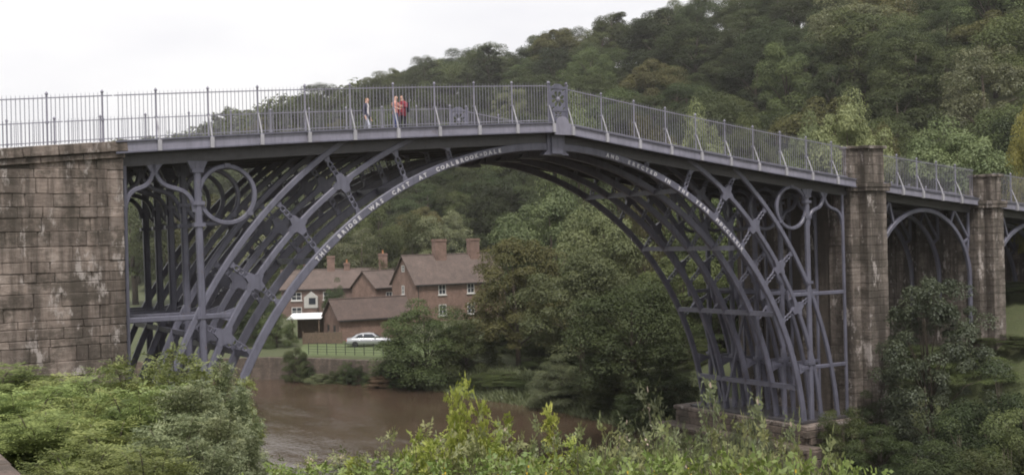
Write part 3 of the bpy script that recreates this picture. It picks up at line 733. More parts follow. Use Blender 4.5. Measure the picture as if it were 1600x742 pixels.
# stepped plinths under the feet of the ribs
for sgn, lab in ((1, 'stepped stone plinth under the rib feet beside the tall pale pier'), (-1, 'stone plinth under the rib feet below the streaked abutment')):
    pl = tag(empty('stone_plinth', (16*sgn, 4, -4)), lab, 'plinth'); inv = Matrix.Translation((-16*sgn, -4, 4))
    def bx2(a, b): return (min(a*sgn, b*sgn), max(a*sgn, b*sgn))
    mb = MB().box(*bx2(14.72, 19.4), -0.9, 9.2, -5.5, -0.25).box(*bx2(13.7, 19.4), -1.7, 9.8, -5.5, -1.1)
    o = mb.build('core', 'mortar', pl); o.matrix_parent_inverse = inv
    def face(xf, y0, y1, z0, z1, step):
        z = z0; k = 0
        while z < z1-0.05:
            h = min(step, z1-z); yy = y0 - (0.4 if k % 2 else 0)
            while yy < y1-0.05:
                w = random.choice((0.8, 1.0, 1.2)); a = max(yy, y0); b = min(yy+w, y1)
                if b-a > 0.15:
                    o = block(0.34, q5(b-a)-0.02, h-0.015, 'stone', 'rubble', pl, (sgn*(xf+0.14)-random.uniform(0, 0.03)*sgn, (a+b)/2, z+h/2), 0, 0.03, 0.02); o.matrix_parent_inverse = inv
                yy += w
            z += h; k += 1
    face(14.62, -0.9, 9.2, -0.98, -0.26, 0.36); face(13.6, -1.7, 9.8, -3.3, -1.1, 0.44)
    for y0 in np.arange(-1.0, 9.2, 1.3):
        o = block(4.5, 1.28, 0.2, 'coping_stone', 'stone', pl, (sgn*16.85, y0+0.65, -0.14)); o.matrix_parent_inverse = inv
    for y0 in np.arange(-1.8, 9.8, 1.66):
        o = block(1.4, 1.64, 0.18, 'coping_stone', 'rubble', pl, (sgn*14.15, y0+0.83, -1.07)); o.matrix_parent_inverse = inv
    # end faces toward the viewer
    for k, z in enumerate(np.arange(-0.98, -0.3, 0.36)):
        for x in np.arange(14.75, 18.9, 1.0):
            o = block(0.98, 0.3, 0.345, 'stone', 'rubble', pl, (sgn*(x+0.5-(0.3 if k % 2 else 0)), -0.92, z+0.18), 0, 0.03, 0.02); o.matrix_parent_inverse = inv
    for k, z in enumerate(np.arange(-3.3, -1.2, 0.44)):
        for x in np.arange(13.7, 18.9, 1.1):
            o = block(1.08, 0.3, 0.425, 'stone', 'rubble', pl, (sgn*(x+0.5-(0.3 if k % 2 else 0)), -1.72, z+0.22), 0, 0.03, 0.02); o.matrix_parent_inverse = inv
# ------------------------------------------------------------------ village across the river
HOR = lambda px: 377.7 - 0.02437*(px-800)
FH_ = np.array([AF[0], AF[1]])/math.hypot(AF[0], AF[1]); RH_ = np.array([FH_[1], -FH_[0]])
def gxy(px, depth): p_ = at(px, HOR(px), depth); return float(p_[0]), float(p_[1])
def ztop(px, py, depth): return float(at(px, py, depth)[2])
def window(h, x, z, w, hh, face='front', D=0, sill=True, arch=True, mullion=True):
    """frame, pane and sill on the front wall (local y=0) or on the left gable (local x=0)"""
    def P(mb, a0, a1, o0, o1, z0, z1):
        return mb.box(a0, a1, o0, o1, z0, z1) if face == 'front' else mb.box(o0, o1, a0, a1, z0, z1)
    t = 0.09; mb = MB()
    P(mb, x-w/2, x-w/2+t, -0.04, 0.03, z-hh/2, z+hh/2); P(mb, x+w/2-t, x+w/2, -0.04, 0.03, z-hh/2, z+hh/2)
    P(mb, x-w/2+t, x+w/2-t, -0.04, 0.03, z+hh/2-t, z+hh/2); P(mb, x-w/2+t, x+w/2-t, -0.04, 0.03, z-hh/2, z-hh/2+t)
    if mullion: P(mb, x-0.035, x+0.035, -0.035, 0.03, z-hh/2+t, z+hh/2-t); P(mb, x-w/2+t, x-0.035, -0.03, 0.03, z-0.03, z+0.03); P(mb, x+0.035, x+w/2-t, -0.03, 0.03, z-0.03, z+0.03)
    f = mb.build('window', 'white_paint', h)
    P(MB(), x-w/2+t*0.8, x+w/2-t*0.8, -0.012, 0.02, z-hh/2+t*0.8, z+hh/2-t*0.8).build('pane', 'glass_pane', f)
    if sill: P(MB(), x-w/2-0.12, x+w/2+0.12, -0.14, 0.02, z-hh/2-0.13, z-hh/2-0.003).build('sill', 'white_paint', f)
    if arch: P(MB(), x-w/2-0.1, x+w/2+0.1, -0.025, 0.02, z+hh/2+0.003, z+hh/2+0.2).build('lintel', 'white_paint' if arch == 'white' else 'brick_warm', f)
    return f
def chimney(h, x, y, z0, z1, wx=0.9, wy=0.7, pots=2, mat='brick_warm'):
    mb = MB().box(x-wx/2, x+wx/2, y-wy/2, y+wy/2, z0, z1-0.3).box(x-wx/2-0.08, x+wx/2+0.08, y-wy/2-0.08, y+wy/2+0.08, z1-0.3, z1-0.1).box(x-wx/2-0.02, x+wx/2+0.02, y-wy/2-0.02, y+wy/2+0.02, z1-0.1, z1)
    c = mb.build('chimney', mat, h)
    for k in range(pots):
        MB().lathe([(0.15,0),(0.12,0.1),(0.11,0.42),(0.14,0.48),(0.10,0.5)], (x+(k-(pots-1)/2)*0.42, y, z1), 8).build('chimney_pot', 'terracotta', c)
    return c
def house(px, depth, ang, L, D, hw, hr, label, wmat='brick', rmat='roof_tile', zb=-0.8):
    x, y = gxy(px, depth); e = RH_*math.cos(ang)+FH_*math.sin(ang)
    h = tag(empty('brick_house', (x, y, zb), math.atan2(e[1], e[0])), label, 'house')
    MB().add([(0,0,-0.5),(0,D,-0.5),(0,D,hw),(0,D/2,hr-0.12),(0,0,hw),(L,0,-0.5),(L,D,-0.5),(L,D,hw),(L,D/2,hr-0.12),(L,0,hw)],
             [(0,1,2,3,4),(9,8,7,6,5),(0,4,9,5),(1,6,7,2),(2,7,8,3),(3,8,9,4)]).build('wall', wmat, h)
    ov = 0.3; sl = (hr-hw)/(D/2); t = 0.14; mb = MB()
    mb.add([(-ov,-ov,hw-ov*sl),(L+ov,-ov,hw-ov*sl),(L+ov,D/2,hr),(-ov,D/2,hr),(-ov,-ov,hw-ov*sl+t),(L+ov,-ov,hw-ov*sl+t),(L+ov,D/2,hr+t),(-ov,D/2,hr+t),
            (-ov,D+ov,hw-ov*sl),(L+ov,D+ov,hw-ov*sl),(-ov,D+ov,hw-ov*sl+t),(L+ov,D+ov,hw-ov*sl+t)],
           [(0,1,2,3)[::-1],(4,5,6,7),(0,1,5,4),(3,2,9,8)[::-1],(7,6,11,10),(8,9,11,10)[::-1],(0,4,7,3),(3,7,10,8),(1,2,6,5),(2,9,11,6)])
    rf = mb.build('roof', rmat, h)
    MB().tube([(-ov,D/2,hr+t),(L+ov,D/2,hr+t)], 0.11, 6).build('ridge_tiles', rmat, rf)
    MB().box(-0.02, L+0.02, -ov-0.1, -ov-0.005, hw-ov*sl-0.04, hw-ov*sl+0.07).build('gutter', 'dark_void', rf)
    return h
# big house with two stacks
h1 = house(648, 150, math.radians(35), 14.5, 6.5, 5.25, 8.85, 'red brick house with two tall chimney stacks standing behind the riverside tree', 'brick_warm')
window(h1, 4.1, 4.25, 1.15, 1.35, arch='white'); window(h1, 8.7, 4.25, 1.15, 1.35, arch='white'); window(h1, 4.1, 1.5, 1.2, 1.5); window(h1, 8.7, 1.5, 1.2, 1.5); window(h1, 12.6, 4.25, 1.15, 1.35)
window(h1, 3.3, 7.2, 0.75, 0.9, 'gable', arch=False, sill=False); window(h1, 3.4, 4.3, 0.7, 1.2, 'gable'); window(h1, 3.4, 1.5, 0.9, 1.3, 'gable')
chimney(h1, 5.6, 3.0, 6.6, 11.1, 1.75, 1.0, 0); chimney(h1, 11.2, 3.0, 6.6, 11.1, 1.5, 1.0, 0)
d = MB().box(6.1, 7.05, -0.05, 0.03, -0.2, 2.0).build('door', 'timber', h1); MB().box(6.9, 6.96, -0.1, -0.052, 0.85, 1.0).build('handle', 'rim', d)
# long terrace
h2 = house(438, 168, math.radians(7), 17.0, 6.0, 4.3, 6.85, 'long low brick terrace with several chimneys behind the barn', 'brick')
for x in (2.2, 6.9, 11.8): window(h2, x, 3.1, 1.5, 1.2); window(h2, x, 0.9, 1.5, 1.2)
chimney(h2, 3.6, 3, 5.6, 8.0, 0.8, 0.7, 1); chimney(h2, 7.3, 3, 5.6, 9.0, 1.15, 0.8, 0); chimney(h2, 9.7, 3, 5.6, 7.9, 0.9, 0.7, 1); chimney(h2, 15.2, 2.2, 5.4, 9.2, 1.35, 0.9, 1)
pg = MB().add([(3.4,-1.6,1.4),(5.4,-1.6,1.4),(5.4,-1.6,3.0),(4.4,-1.6,3.8),(3.4,-1.6,3.0),(3.4,-0.02,1.4),(5.4,-0.02,1.4),(5.4,-0.02,3.0),(4.4,-0.02,3.8),(3.4,-0.02,3.0)],
              [(0,1,2,3,4),(9,8,7,6,5),(0,5,6,1),(1,6,7,2),(2,7,8,3),(3,8,9,4),(4,9,5,0)]).build('porch_gable', 'cream_paint', h2)
MB().box(4.1, 5.1, -1.64, -1.6, 1.95, 2.9).build('porch_window', 'glass_pane', pg)
MB().box(3.5, 5.3, -1.5, -0.1, -0.5, 1.4).build('porch_base', 'brick', pg)
# cross wing of the terrace
h3 = house(585, 163, math.radians(48), 5.6, 5.2, 4.4, 6.6, 'narrow brick wing with a steep red roof beside the long terrace', 'brick_warm')
window(h3, 2.6, 3.0, 1.2, 1.2)
for hh_, x_, z1_ in ((h1, 0.35, 5.1), (h1, 13.9, 5.1), (h2, 8.9, 4.1), (h2, 16.6, 4.1)): MB().tube([(x_, -0.08, -0.3), (x_, -0.08, z1_-0.3), (x_, -0.34, z1_-0.12)], 0.05, 6).build('downpipe', 'dark_void', hh_)
# barn
h4 = house(527, 124, math.radians(31), 9.0, 4.6, 2.45, 4.4, 'low red brick outbuilding with a dark tiled roof behind the parked car', 'brick_warm', 'roof_tile_dark'); h4.name = 'outbuilding'; h4['category'] = 'outbuilding'
for yy in (1.3, 3.1):
    o = MB().box(-0.03, 0.02, yy-0.35, yy+0.35, 0.5, 1.75).build('shutter', 'timber', h4)
    MB().box(-0.05, -0.031, yy-0.28, yy+0.28, 0.6, 1.65).build('pane', 'dark_void', o)
# carport
x, y = gxy(446, 127); e = RH_
cpz = tag(empty('carport', (x, y, -0.8), math.atan2(e[1], e[0])), 'open carport with a flat white sheet roof beside the brick outbuilding', 'carport')
MB().add([(0,-0.3,2.35),(3.9,-0.3,2.35),(3.9,3.6,2.75),(0,3.6,2.75),(0,-0.3,2.43),(3.9,-0.3,2.43),(3.9,3.6,2.83),(0,3.6,2.83)], [(3,2,1,0),(4,5,6,7),(0,1,5,4),(1,2,6,5),(2,3,7,6),(3,0,4,7)]).build('roof', 'roof_sheet', cpz)
for px_, py_ in ((0.6, -0.1), (3.6, -0.1), (0.6, 3.3), (3.6, 3.3)): MB().box(px_-0.07, px_+0.07, py_-0.07, py_+0.07, -0.3, 2.36).build('post', 'timber', cpz)
MB().box(0.5, 3.7, 3.42, 3.5, -0.3, 2.5).build('back_wall', 'timber', cpz)
# timber panel fence
x, y = gxy(470, 121); fz = tag(empty('panel_fence', (x, y, -0.8), math.atan2(e[1], e[0])), 'brown timber panel fence standing in front of the carport', 'fence')
for k in range(3): MB().box(1.4*k+0.06, 1.4*k+1.34, -0.03, 0.03, 0, 1.25).build('panel', 'timber', fz)
for k in range(4): MB().box(1.4*k-0.055, 1.4*k+0.055, -0.06, 0.06, -0.3, 1.4).build('post', 'timber', fz)
# lawn and its estate railing, river wall
LP_ = [gxy(px, d) for px, d in ((462, 109), (640, 104), (700, 112), (640, 121), (470, 121))]
structure(MB().add([(x, y, -0.765) for x, y in LP_], [(4,3,2,1,0)]).build('lawn', 'lawn'))
a = np.array(gxy(478, 109.5)); b = np.array(gxy(640, 105.2)); dv = b-a; Lr = np.hypot(*dv)
er = tag(empty('estate_railing', (*a, -0.8), math.atan2(dv[1], dv[0])), 'thin dark iron estate railing along the lawn above the river wall', 'railing')
for z in (0.3, 0.55, 0.8, 1.1): MB().box(0, Lr, -0.014, 0.014, z-0.016, z+0.016).build('rail', 'dark_void', er)
pm_ = MB().box(-0.025, 0.025, -0.025, 0.025, 0, 1.18).mesh('post', 'dark_void')
for k in range(12): link('post', pm_, er, (Lr*k/11, 0.03, 0))
wl = np.array([(16.5, 46.5), (15.5, 50.5), (13.2, 55), (11, 59), (9, 61.5), (4.5, 64), (0, 66), (-10, 71.5), (-34, 84)], float); mb = MB(); vs = []
for i, q in enumerate(wl):
    t = wl[min(i+1, 8)]-wl[max(i-1, 0)]; t /= np.hypot(*t); n_ = np.array([t[1], -t[0]])
    if n_@(q-np.array([0, 40])) < 0: n_ = -n_
    for o_, z in ((-0.25, -3.4), (-0.02, -0.72), (0.42, -0.70), (0.6, -3.4)): vs.append((*(q+n_*o_), z))
mb.add(vs, [(i*4+j, i*4+(j+1) % 4, i*4+4+(j+1) % 4, i*4+4+j) for i in range(8) for j in range(4)] + [(3,2,1,0), (32,33,34,35)])
tag(mb.build('river_wall', 'rubble'), 'stone retaining wall below the lawn at the water edge', 'wall')

# ------------------------------------------------------------------ parked car
x, y = gxy(573, 117); ec = RH_*math.cos(0.12)+FH_*math.sin(0.12)
car = tag(empty('parked_car', (x, y, -0.79), math.atan2(ec[1], ec[0])), 'silver saloon car parked on the grass before the brick outbuilding', 'car')
def loft(sections, mat, name, parent, smooth=True):
    mb = MB(); n = len(sections[0]); vs = [v for s_ in sections for v in s_]; k = len(sections)
    mb.add(vs, [(i*n+j, i*n+(j+1) % n, (i+1)*n+(j+1) % n, (i+1)*n+j) for i in range(k-1) for j in range(n)] + [tuple(range(n-1,-1,-1)), tuple(range((k-1)*n, k*n))])
    return mb.build(name, mat, parent, smooth)
secs = []
for xx, zt, zl, w in ((-2.32,0.72,0.38,0.70),(-2.26,0.90,0.26,0.80),(-1.7,0.97,0.22,0.86),(-0.9,0.96,0.20,0.88),(0.6,0.93,0.20,0.88),(1.3,0.88,0.21,0.87),(2.0,0.78,0.24,0.82),(2.26,0.66,0.28,0.72),(2.32,0.55,0.38,0.62)):
    secs.append([(xx,-w*0.9,zl),(xx,w*0.9,zl),(xx,w,zl+0.12),(xx,w,zt-0.16),(xx,w*0.9,zt-0.03),(xx,w*0.55,zt),(xx,-w*0.55,zt),(xx,-w*0.9,zt-0.03),(xx,-w,zt-0.16),(xx,-w,zl+0.12)])
loft(secs, 'car_paint', 'body', car)
cabs = []
for xx, zt, w0, w1 in ((-1.85,0.97,0.78,0.74),(-1.35,1.24,0.80,0.64),(-0.75,1.40,0.81,0.60),(0.0,1.43,0.81,0.60),(0.5,1.36,0.81,0.61),(1.2,0.93,0.80,0.72)):
    cabs.append([(xx,-w0,0.88),(xx,w0,0.88),(xx,w1,zt-0.04),(xx,w1*0.7,zt),(xx,-w1*0.7,zt),(xx,-w1,zt-0.04)])
loft(cabs, 'car_paint', 'cabin', car)
def side_y(z): return -(0.82-0.21*(z-0.9)/0.5)-0.006
for poly in (((-1.42,0.98),(-0.62,0.98),(-0.62,1.31),(-1.05,1.26)), ((-0.54,0.98),(0.78,0.97),(0.32,1.30),(-0.54,1.33))):
    for s_ in (1, -1):
        MB().add([(px_, s_*side_y(z), z) for px_, z in poly] + [(px_, s_*(side_y(z)+0.03), z) for px_, z in poly], [(0,1,2,3),(7,6,5,4),(0,4,5,1),(1,5,6,2),(2,6,7,3),(3,7,4,0)]).build('side_window', 'glass_pane', car)
MB().add([(-1.80,-0.6,1.01),(-1.80,0.6,1.01),(-1.36,0.5,1.25),(-1.36,-0.5,1.25)], [(0,1,2,3)]).build('rear_window', 'glass_pane', car)
MB().add([(1.17,-0.62,0.97),(1.17,0.62,0.97),(0.55,0.52,1.35),(0.55,-0.52,1.35)], [(0,1,2,3)]).build('windscreen', 'glass_pane', car)
ty = MB().lathe([(0.19,-0.1),(0.30,-0.1),(0.32,-0.05),(0.32,0.05),(0.30,0.1),(0.19,0.1)], (0,0,0), 18).mesh('tyre', 'tyre'); ri = MB().lathe([(0.02,-0.105),(0.08,-0.11),(0.2,-0.09),(0.2,0.09),(0.02,0.1)], (0,0,0), 14).mesh('rim', 'rim')
for xx in (-1.42, 1.38):
    for s_ in (-1, 1):
        w_ = MB().lathe([(0.06,-0.115),(0.06,0.0)], (0,0,0), 8).mesh('wheel', 'rim'); w_ = link('wheel', w_, car, (xx, s_*0.80, 0.32), (math.pi/2*(1 if s_ > 0 else -1)*-1, 0, 0))
        link('tyre', ty, w_); link('rim', ri, w_)
for s_ in (-1, 1):
    MB().box(-2.335, -2.2, min(s_*0.5, s_*0.78), max(s_*0.5, s_*0.78), 0.62, 0.78).build('tail_light', 'lamp_red', car)
    MB().box(2.2, 2.31, min(s_*0.38, s_*0.64), max(s_*0.38, s_*0.64), 0.5, 0.64).build('headlight', 'rim', car)
    MB().box(0.55, 0.72, min(s_*0.86, s_*1.0), max(s_*0.86, s_*1.0), 0.94, 1.07).build('wing_mirror', 'car_paint', car)
MB().box(-2.36, -2.1, -0.76, 0.76, 0.36, 0.48).build('bumper', 'tyre', car)

# ------------------------------------------------------------------ people on the deck
def person(loc, face, height, label, cols, arms, stride=0.1, hair='hair_brown', jacket=None, bag=None, lean=0.0, group=None):
    """cols: (top, trousers); arms: elbow / hand offsets (left, right) in body space, +y is forward"""
    root = tag(empty('person', loc, face), label, 'person')
    J = {'pel': (0,0,0.93), 'waist': (0,0.0,1.06), 'chest': (0,0.01,1.28), 'neck': (0,0.0,1.44), 'head0': (0,0.02,1.53), 'head1': (0,0.025,1.63), 'head2': (0,0.015,1.71)}
    E = [('pel','waist'),('waist','chest'),('chest','neck'),('neck','head0'),('head0','head1'),('head1','head2')]
    Rr = {'pel': (0.165,0.12), 'waist': (0.145,0.105), 'chest': (0.175,0.115), 'neck': (0.06,0.06), 'head0': (0.066,0.075), 'head1': (0.08,0.098), 'head2': (0.055,0.07)}
    for s_, nm in ((-1,'L'),(1,'R')):
        st = stride*s_
        J.update({'hip'+nm: (0.09*s_,0,0.86), 'knee'+nm: (0.10*s_,0.03+st,0.49), 'ank'+nm: (0.10*s_,st*1.4-0.03,0.09), 'toe'+nm: (0.11*s_,st*1.4+0.13,0.045)})
        E += [('pel','hip'+nm),('hip'+nm,'knee'+nm),('knee'+nm,'ank'+nm),('ank'+nm,'toe'+nm)]
        Rr.update({'hip'+nm: (0.095,0.10), 'knee'+nm: (0.062,0.065), 'ank'+nm: (0.042,0.045), 'toe'+nm: (0.04,0.03)})
        el, ha = arms[0 if s_ < 0 else 1]
        J.update({'sh'+nm: (0.185*s_,0,1.385), 'el'+nm: (el[0]*s_, el[1], el[2]), 'wr'+nm: (ha[0]*s_, ha[1], ha[2])})
        d_ = np.array(J['wr'+nm])-np.array(J['el'+nm]); d_ /= np.linalg.norm(d_); wr = np.array(J['wr'+nm])
        J['palm'+nm] = tuple(wr+d_*0.08)
        E += [('chest','sh'+nm),('sh'+nm,'el'+nm),('el'+nm,'wr'+nm),('wr'+nm,'palm'+nm)]
        Rr.update({'sh'+nm: (0.062,0.062), 'el'+nm: (0.046,0.046), 'wr'+nm: (0.03,0.03), 'palm'+nm: (0.034,0.018)})
        sd = np.cross(d_, (0,1.0,0.2)); sd /= np.linalg.norm(sd)+1e-9
        for f_ in range(4):
            b0 = wr+d_*0.10+sd*(f_-1.5)*0.02; t0 = wr+d_*(0.165+0.012*(1.5-abs(f_-1.4)))+sd*(f_-1.5)*0.023+np.array((0,0.02,0))
            J[f'f{f_}a'+nm] = tuple(b0); J[f'f{f_}b'+nm] = tuple(t0); E += [('palm'+nm, f'f{f_}a'+nm), (f'f{f_}a'+nm, f'f{f_}b'+nm)]; Rr[f'f{f_}a'+nm] = (0.009,0.009); Rr[f'f{f_}b'+nm] = (0.007,0.007)
        J['th'+nm] = tuple(wr+d_*0.09+np.array((-0.035*s_, 0.03, 0))); E.append(('wr'+nm, 'th'+nm)); Rr['th'+nm] = (0.01,0.01)
    J['nose'] = (0,0.135,1.60); E.append(('head1','nose')); Rr['nose'] = (0.014,0.014)
    k = list(J); idx = {n_: i for i, n_ in enumerate(k)}; sc_ = height/1.78
    me = bpy.data.meshes.new('b'); me.from_pydata([(J[n_][0]*sc_, (J[n_][1]+lean*max(0, J[n_][2]-0.9))*sc_, J[n_][2]*sc_) for n_ in k], [(idx[a], idx[b]) for a, b in E], [])
    o = bpy.data.objects.new('b', me); COL.objects.link(o); md = o.modifiers.new('s', 'SKIN'); md.use_smooth_shade = True
    for n_ in k:
        sv = me.skin_vertices[0].data[idx[n_]]; sv.radius = (Rr[n_][0]*sc_, Rr[n_][1]*sc_); sv.use_root = n_ == 'pel'
    o.modifiers.new('u', 'SUBSURF').levels = 1
    dgr = bpy.context.evaluated_depsgraph_get(); bm_ = bpy.data.meshes.new_from_object(o.evaluated_get(dgr)); bpy.data.objects.remove(o)
    bm_.name = 'body'; bm_.materials.clear()
    for m_ in ('skin', cols[0], cols[1], 'cloth_dark'): bm_.materials.append(MATS[m_])
    for p_ in bm_.polygons:
        c = np.array(p_.center)/sc_; arm = abs(c[0]) > 0.2 and c[2] < 1.42
        dh = min(np.linalg.norm(c-np.array(J['palm'+nm])) for nm in 'LR')
        p_.material_index = 0 if (c[2] > 1.45 or dh < 0.115) else (1 if (c[2] > 0.93 or arm) else (2 if c[2] > 0.1 else 3))
    body = link('body', bm_, root)
    def shell(name, mat, test, off):
        b_ = bmesh.new(); b_.from_mesh(bm_); b_.normal_update()
        bmesh.ops.delete(b_, geom=[f for f in b_.faces if not test(np.array(f.calc_center_median())/sc_)], context='FACES')
        for v in b_.verts: v.co += v.normal*off
        m2 = bpy.data.meshes.new(name); b_.to_mesh(m2); b_.free(); m2.materials.clear(); m2.materials.append(MATS[mat]); m2.polygons.foreach_set('material_index', [0]*len(m2.polygons)); return link(name, m2, root)
    shell('hair', hair, lambda c: c[2] > 1.60 and (c[1] < 0.06 or c[2] > 1.71), 0.014)
    if jacket:
        hand = lambda c: min(np.linalg.norm(c-np.array(J['palm'+nm])) for nm in 'LR') < 0.14
        shell('jacket', jacket, lambda c: 0.80 < c[2] < 1.46 and not hand(c) and not (abs(c[0]) < 0.055 and c[1] > 0.05), 0.022)
    if bag: MB().box(-0.17, 0.17, -0.34, -0.15, 1.0*sc_, 1.42*sc_).box(-0.12, 0.12, -0.40, -0.34, 1.02*sc_, 1.2*sc_).build('rucksack', bag, root)
    for s_ in (-1, 1): MB().lathe([(0.004,-0.008),(0.011,0),(0.004,0.008)], (0.031*s_*sc_, 0.115*sc_, 1.635*sc_), 6).build('eye', 'dark_void', root)
    return root
down = ((0.25,-0.03,1.14), (0.27,0.05,0.88))
def deck_point(px, py, y):
    dx = at(px, py, 1.0)-CAM; t = (y-CAM[1])/dx[1]; x = CAM[0]+t*dx[0]; return (float(x), y, ft(float(x))-0.06)
toward = math.atan2(CAM[0]-(-9), -(CAM[1]-2)) # heading of a body facing the viewer
person(deck_point(573, 180, 3.0), math.pi+0.7, 1.74, 'person in a dark open jacket, pale shirt and light trousers walking on the deck', ('cloth_white', 'cloth_pale'), (down, down), 0.13, 'hair_sandy', 'cloth_navy')
person(deck_point(617, 175, 2.1), math.pi+0.45, 1.70, 'person in a pinkish top and blue skirt-length layers leaning on the railing', ('cloth_pink', 'cloth_blue'), (((0.27,0.12,1.18),(0.10,0.3,1.22)), ((0.27,0.1,1.17),(0.2,0.28,1.12))), 0.02, 'hair_sandy', None, None, 0.06)
person(deck_point(629, 175, 2.5), math.pi/2+0.5, 1.76, 'person in a red jacket and dark trousers standing close beside another at the railing', ('cloth_red', 'cloth_dark'), (((0.27,0.1,1.16),(0.22,0.3,1.2)), down), 0.03, 'hair_brown', 'cloth_red', 'cloth_dark')
# ------------------------------------------------------------------ trees
def crown_leaves(seed, R_, z0, z1, nclump, nleaf, L, shape='round', clump=0.30, W=0.62):
    r_ = np.random.default_rng(seed); h = z1-z0
    # clump centres through the outer part of the crown
    u = r_.normal(size=(nclump*3, 3)); u = unit(u); u = u[u[:, 2] > -0.75][:nclump]
    rad = r_.uniform(0.5, 0.86, len(u))**0.7
    if shape == 'cone':
        zz = r_.uniform(0, 1, len(u)); a = r_.uniform(0, 2*np.pi, len(u)); rr = R_*np.minimum(1.0, (1-zz)**0.62*(0.55+zz*1.4))*r_.uniform(0.55, 0.9, len(u)) + 0.05*R_
        C = np.stack([rr*np.cos(a), rr*np.sin(a), z0+zz*h*0.97], 1); cs = clump*R_*(0.5+0.6*(1-zz))
    elif shape == 'shrub':
        C = np.stack([u[:, 0]*R_*rad, u[:, 1]*R_*rad, z0+np.abs(u[:, 2])*h*rad*0.95+0.02*h], 1); cs = clump*R_*r_.uniform(0.7, 1.25, len(u))
    else:
        C = np.stack([u[:, 0]*R_*rad, u[:, 1]*R_*rad, (z0+z1)/2+u[:, 2]*h/2*rad], 1)
        C[:, :2] *= (1+0.18*np.sin(3*np.arctan2(u[:, 1], u[:, 0])+seed))[:, None]; cs = clump*R_*r_.uniform(0.55, 1.4, len(u))
    k = r_.integers(0, len(u), nleaf); d = unit(r_.normal(size=(nleaf, 3))); d[:, 2] = np.where(d[:, 2] < -0.35, -d[:, 2], d[:, 2])
    rr = r_.uniform(0.45, 1.0, nleaf)**0.6
    P = C[k] + d*rr[:, None]*cs[k][:, None]*np.array([1, 1, 0.72])
    if shape == 'shrub': P[:, 2] = np.maximum(P[:, 2], 0.03)
    if shape == 'cone': P[:, 2] = np.maximum(P[:, 2], 0.05)
    nrm = d*0.8 + np.array([0, 0, 0.5]) + r_.normal(size=(nleaf, 3))*0.33
    tdir = unit(r_.normal(size=(nleaf, 3))*0.8 + d + np.array([0, 0, -0.35]))
    Ls = L*r_.uniform(0.6, 1.3, nleaf)
    V = leaf_quads(P, nrm, tdir, Ls, Ls*W)
    ct = r_.uniform(0, 1, len(u))
    return V, np.clip(0.5*ct[k]+0.5*r_.uniform(0, 1, nleaf), 0, 1), C
def trunk_mesh(name, seed, C, base_r, z0, top, nl=9, multi=1):
    r_ = np.random.default_rng(seed+99); mb = MB()
    for m_ in range(multi):
        off = np.array([0.0, 0, 0]) if multi == 1 else np.array([*(r_.normal(size=2)*base_r*2), 0])
        tip = np.array([*(r_.normal(size=2)*0.3), top])
        pts = [off*(1-t)*1.0+tip*t*np.array([1, 1, 1])+np.array([*(r_.normal(size=2)*base_r*0.5*t), 0]) for t in np.linspace(0, 1, 6)]
        pts[0] = off + np.array([0, 0, -0.4]); mb.tube(pts, base_r*np.array([1.25, 1.0, 0.82, 0.62, 0.4, 0.15])/math.sqrt(multi), 7)
        for c in C[r_.permutation(len(C))[:nl]]:
            t = np.clip((c[2]*0.55)/top, 0.15, 0.85); i = t*5; a = pts[int(i)]*(1-(i % 1))+pts[min(int(i)+1, 5)]*(i % 1)
            mid = (a+c)/2+np.array([0, 0, 0.12*np.linalg.norm(c-a)]); mb.tube([a, mid, c], [base_r*0.36, base_r*0.22, base_r*0.06], 5)
    return mb.mesh(name, 'bark', True, fix=False)
TREES = {}
def tree_kind(key, seed, mat, R_, z0, nclump, nleaf, L, shape='round', br=0.28, clump=0.30, multi=1, H_=10.0):
    V, t, C = crown_leaves(seed, R_, z0, H_, nclump, nleaf, L, shape, clump)
    TREES[key] = (quad_mesh('crown', V, mat, t), trunk_mesh('trunk', seed, C, br, z0, H_*0.8, 9, multi))
mats_h = ['leaf_dark', 'leaf_mid', 'leaf_olive', 'leaf_pale', 'leaf_dark', 'leaf_mid', 'leaf_dark']
for i, m_ in enumerate(mats_h): tree_kind(f'hill{i}', 20+i, m_, (4.4, 4.8, 3.8, 4.0, 4.4, 3.4, 5.0)[i], (0.2, 0.8, 0.0, 0.4, 1.6, 0.0, 0.6)[i], (46, 60, 34, 80, 52, 40, 70)[i], (32000, 34000, 25000, 28000, 30000, 26000, 36000)[i], (0.18, 0.17, 0.19, 0.16, 0.175, 0.185, 0.175)[i], clump=(0.32, 0.27, 0.34, 0.22, 0.26, 0.36, 0.25)[i])
tree_kind('cone', 40, 'leaf_dark', 2.6, 1.0, 100, 14000, 0.2, 'cone', 0.22, 0.30)
for i, (m_, sh) in enumerate((('leaf_dark', 'round'), ('leaf_mid', 'round'), ('leaf_olive', 'round'), ('leaf_fresh', 'round'), ('leaf_yellow', 'round'))):
    tree_kind(f'bank{i}', 60+i, m_, 4.0, -0.6, 95, 42000, 0.155, sh, 0.2, 0.25)
tree_kind('ash_tree', 70, 'leaf_feather', 3.4, -1.2, 170, 48000, 0.125, 'round', 0.10, 0.17, 3)
for i, m_ in enumerate(('leaf_dark', 'leaf_mid', 'leaf_pale', 'leaf_brown')):
    tree_kind(f'bush{i}', 80+i, m_, 5.0, 0.0, 90, 40000, 0.165, 'shrub', 0.12, 0.22, 4)
def plant_tree(key, x, y, z, sxy, sz, name, label, cat, group=None, rz=None):
    cr, tk = TREES[key]; t = tag(empty(name, (x, y, z), random.uniform(0, 6.28) if rz is None else rz), label, cat, group); t.scale = (sxy, sxy, sz)
    link('trunk', tk, t); link('crown', cr, t); return t
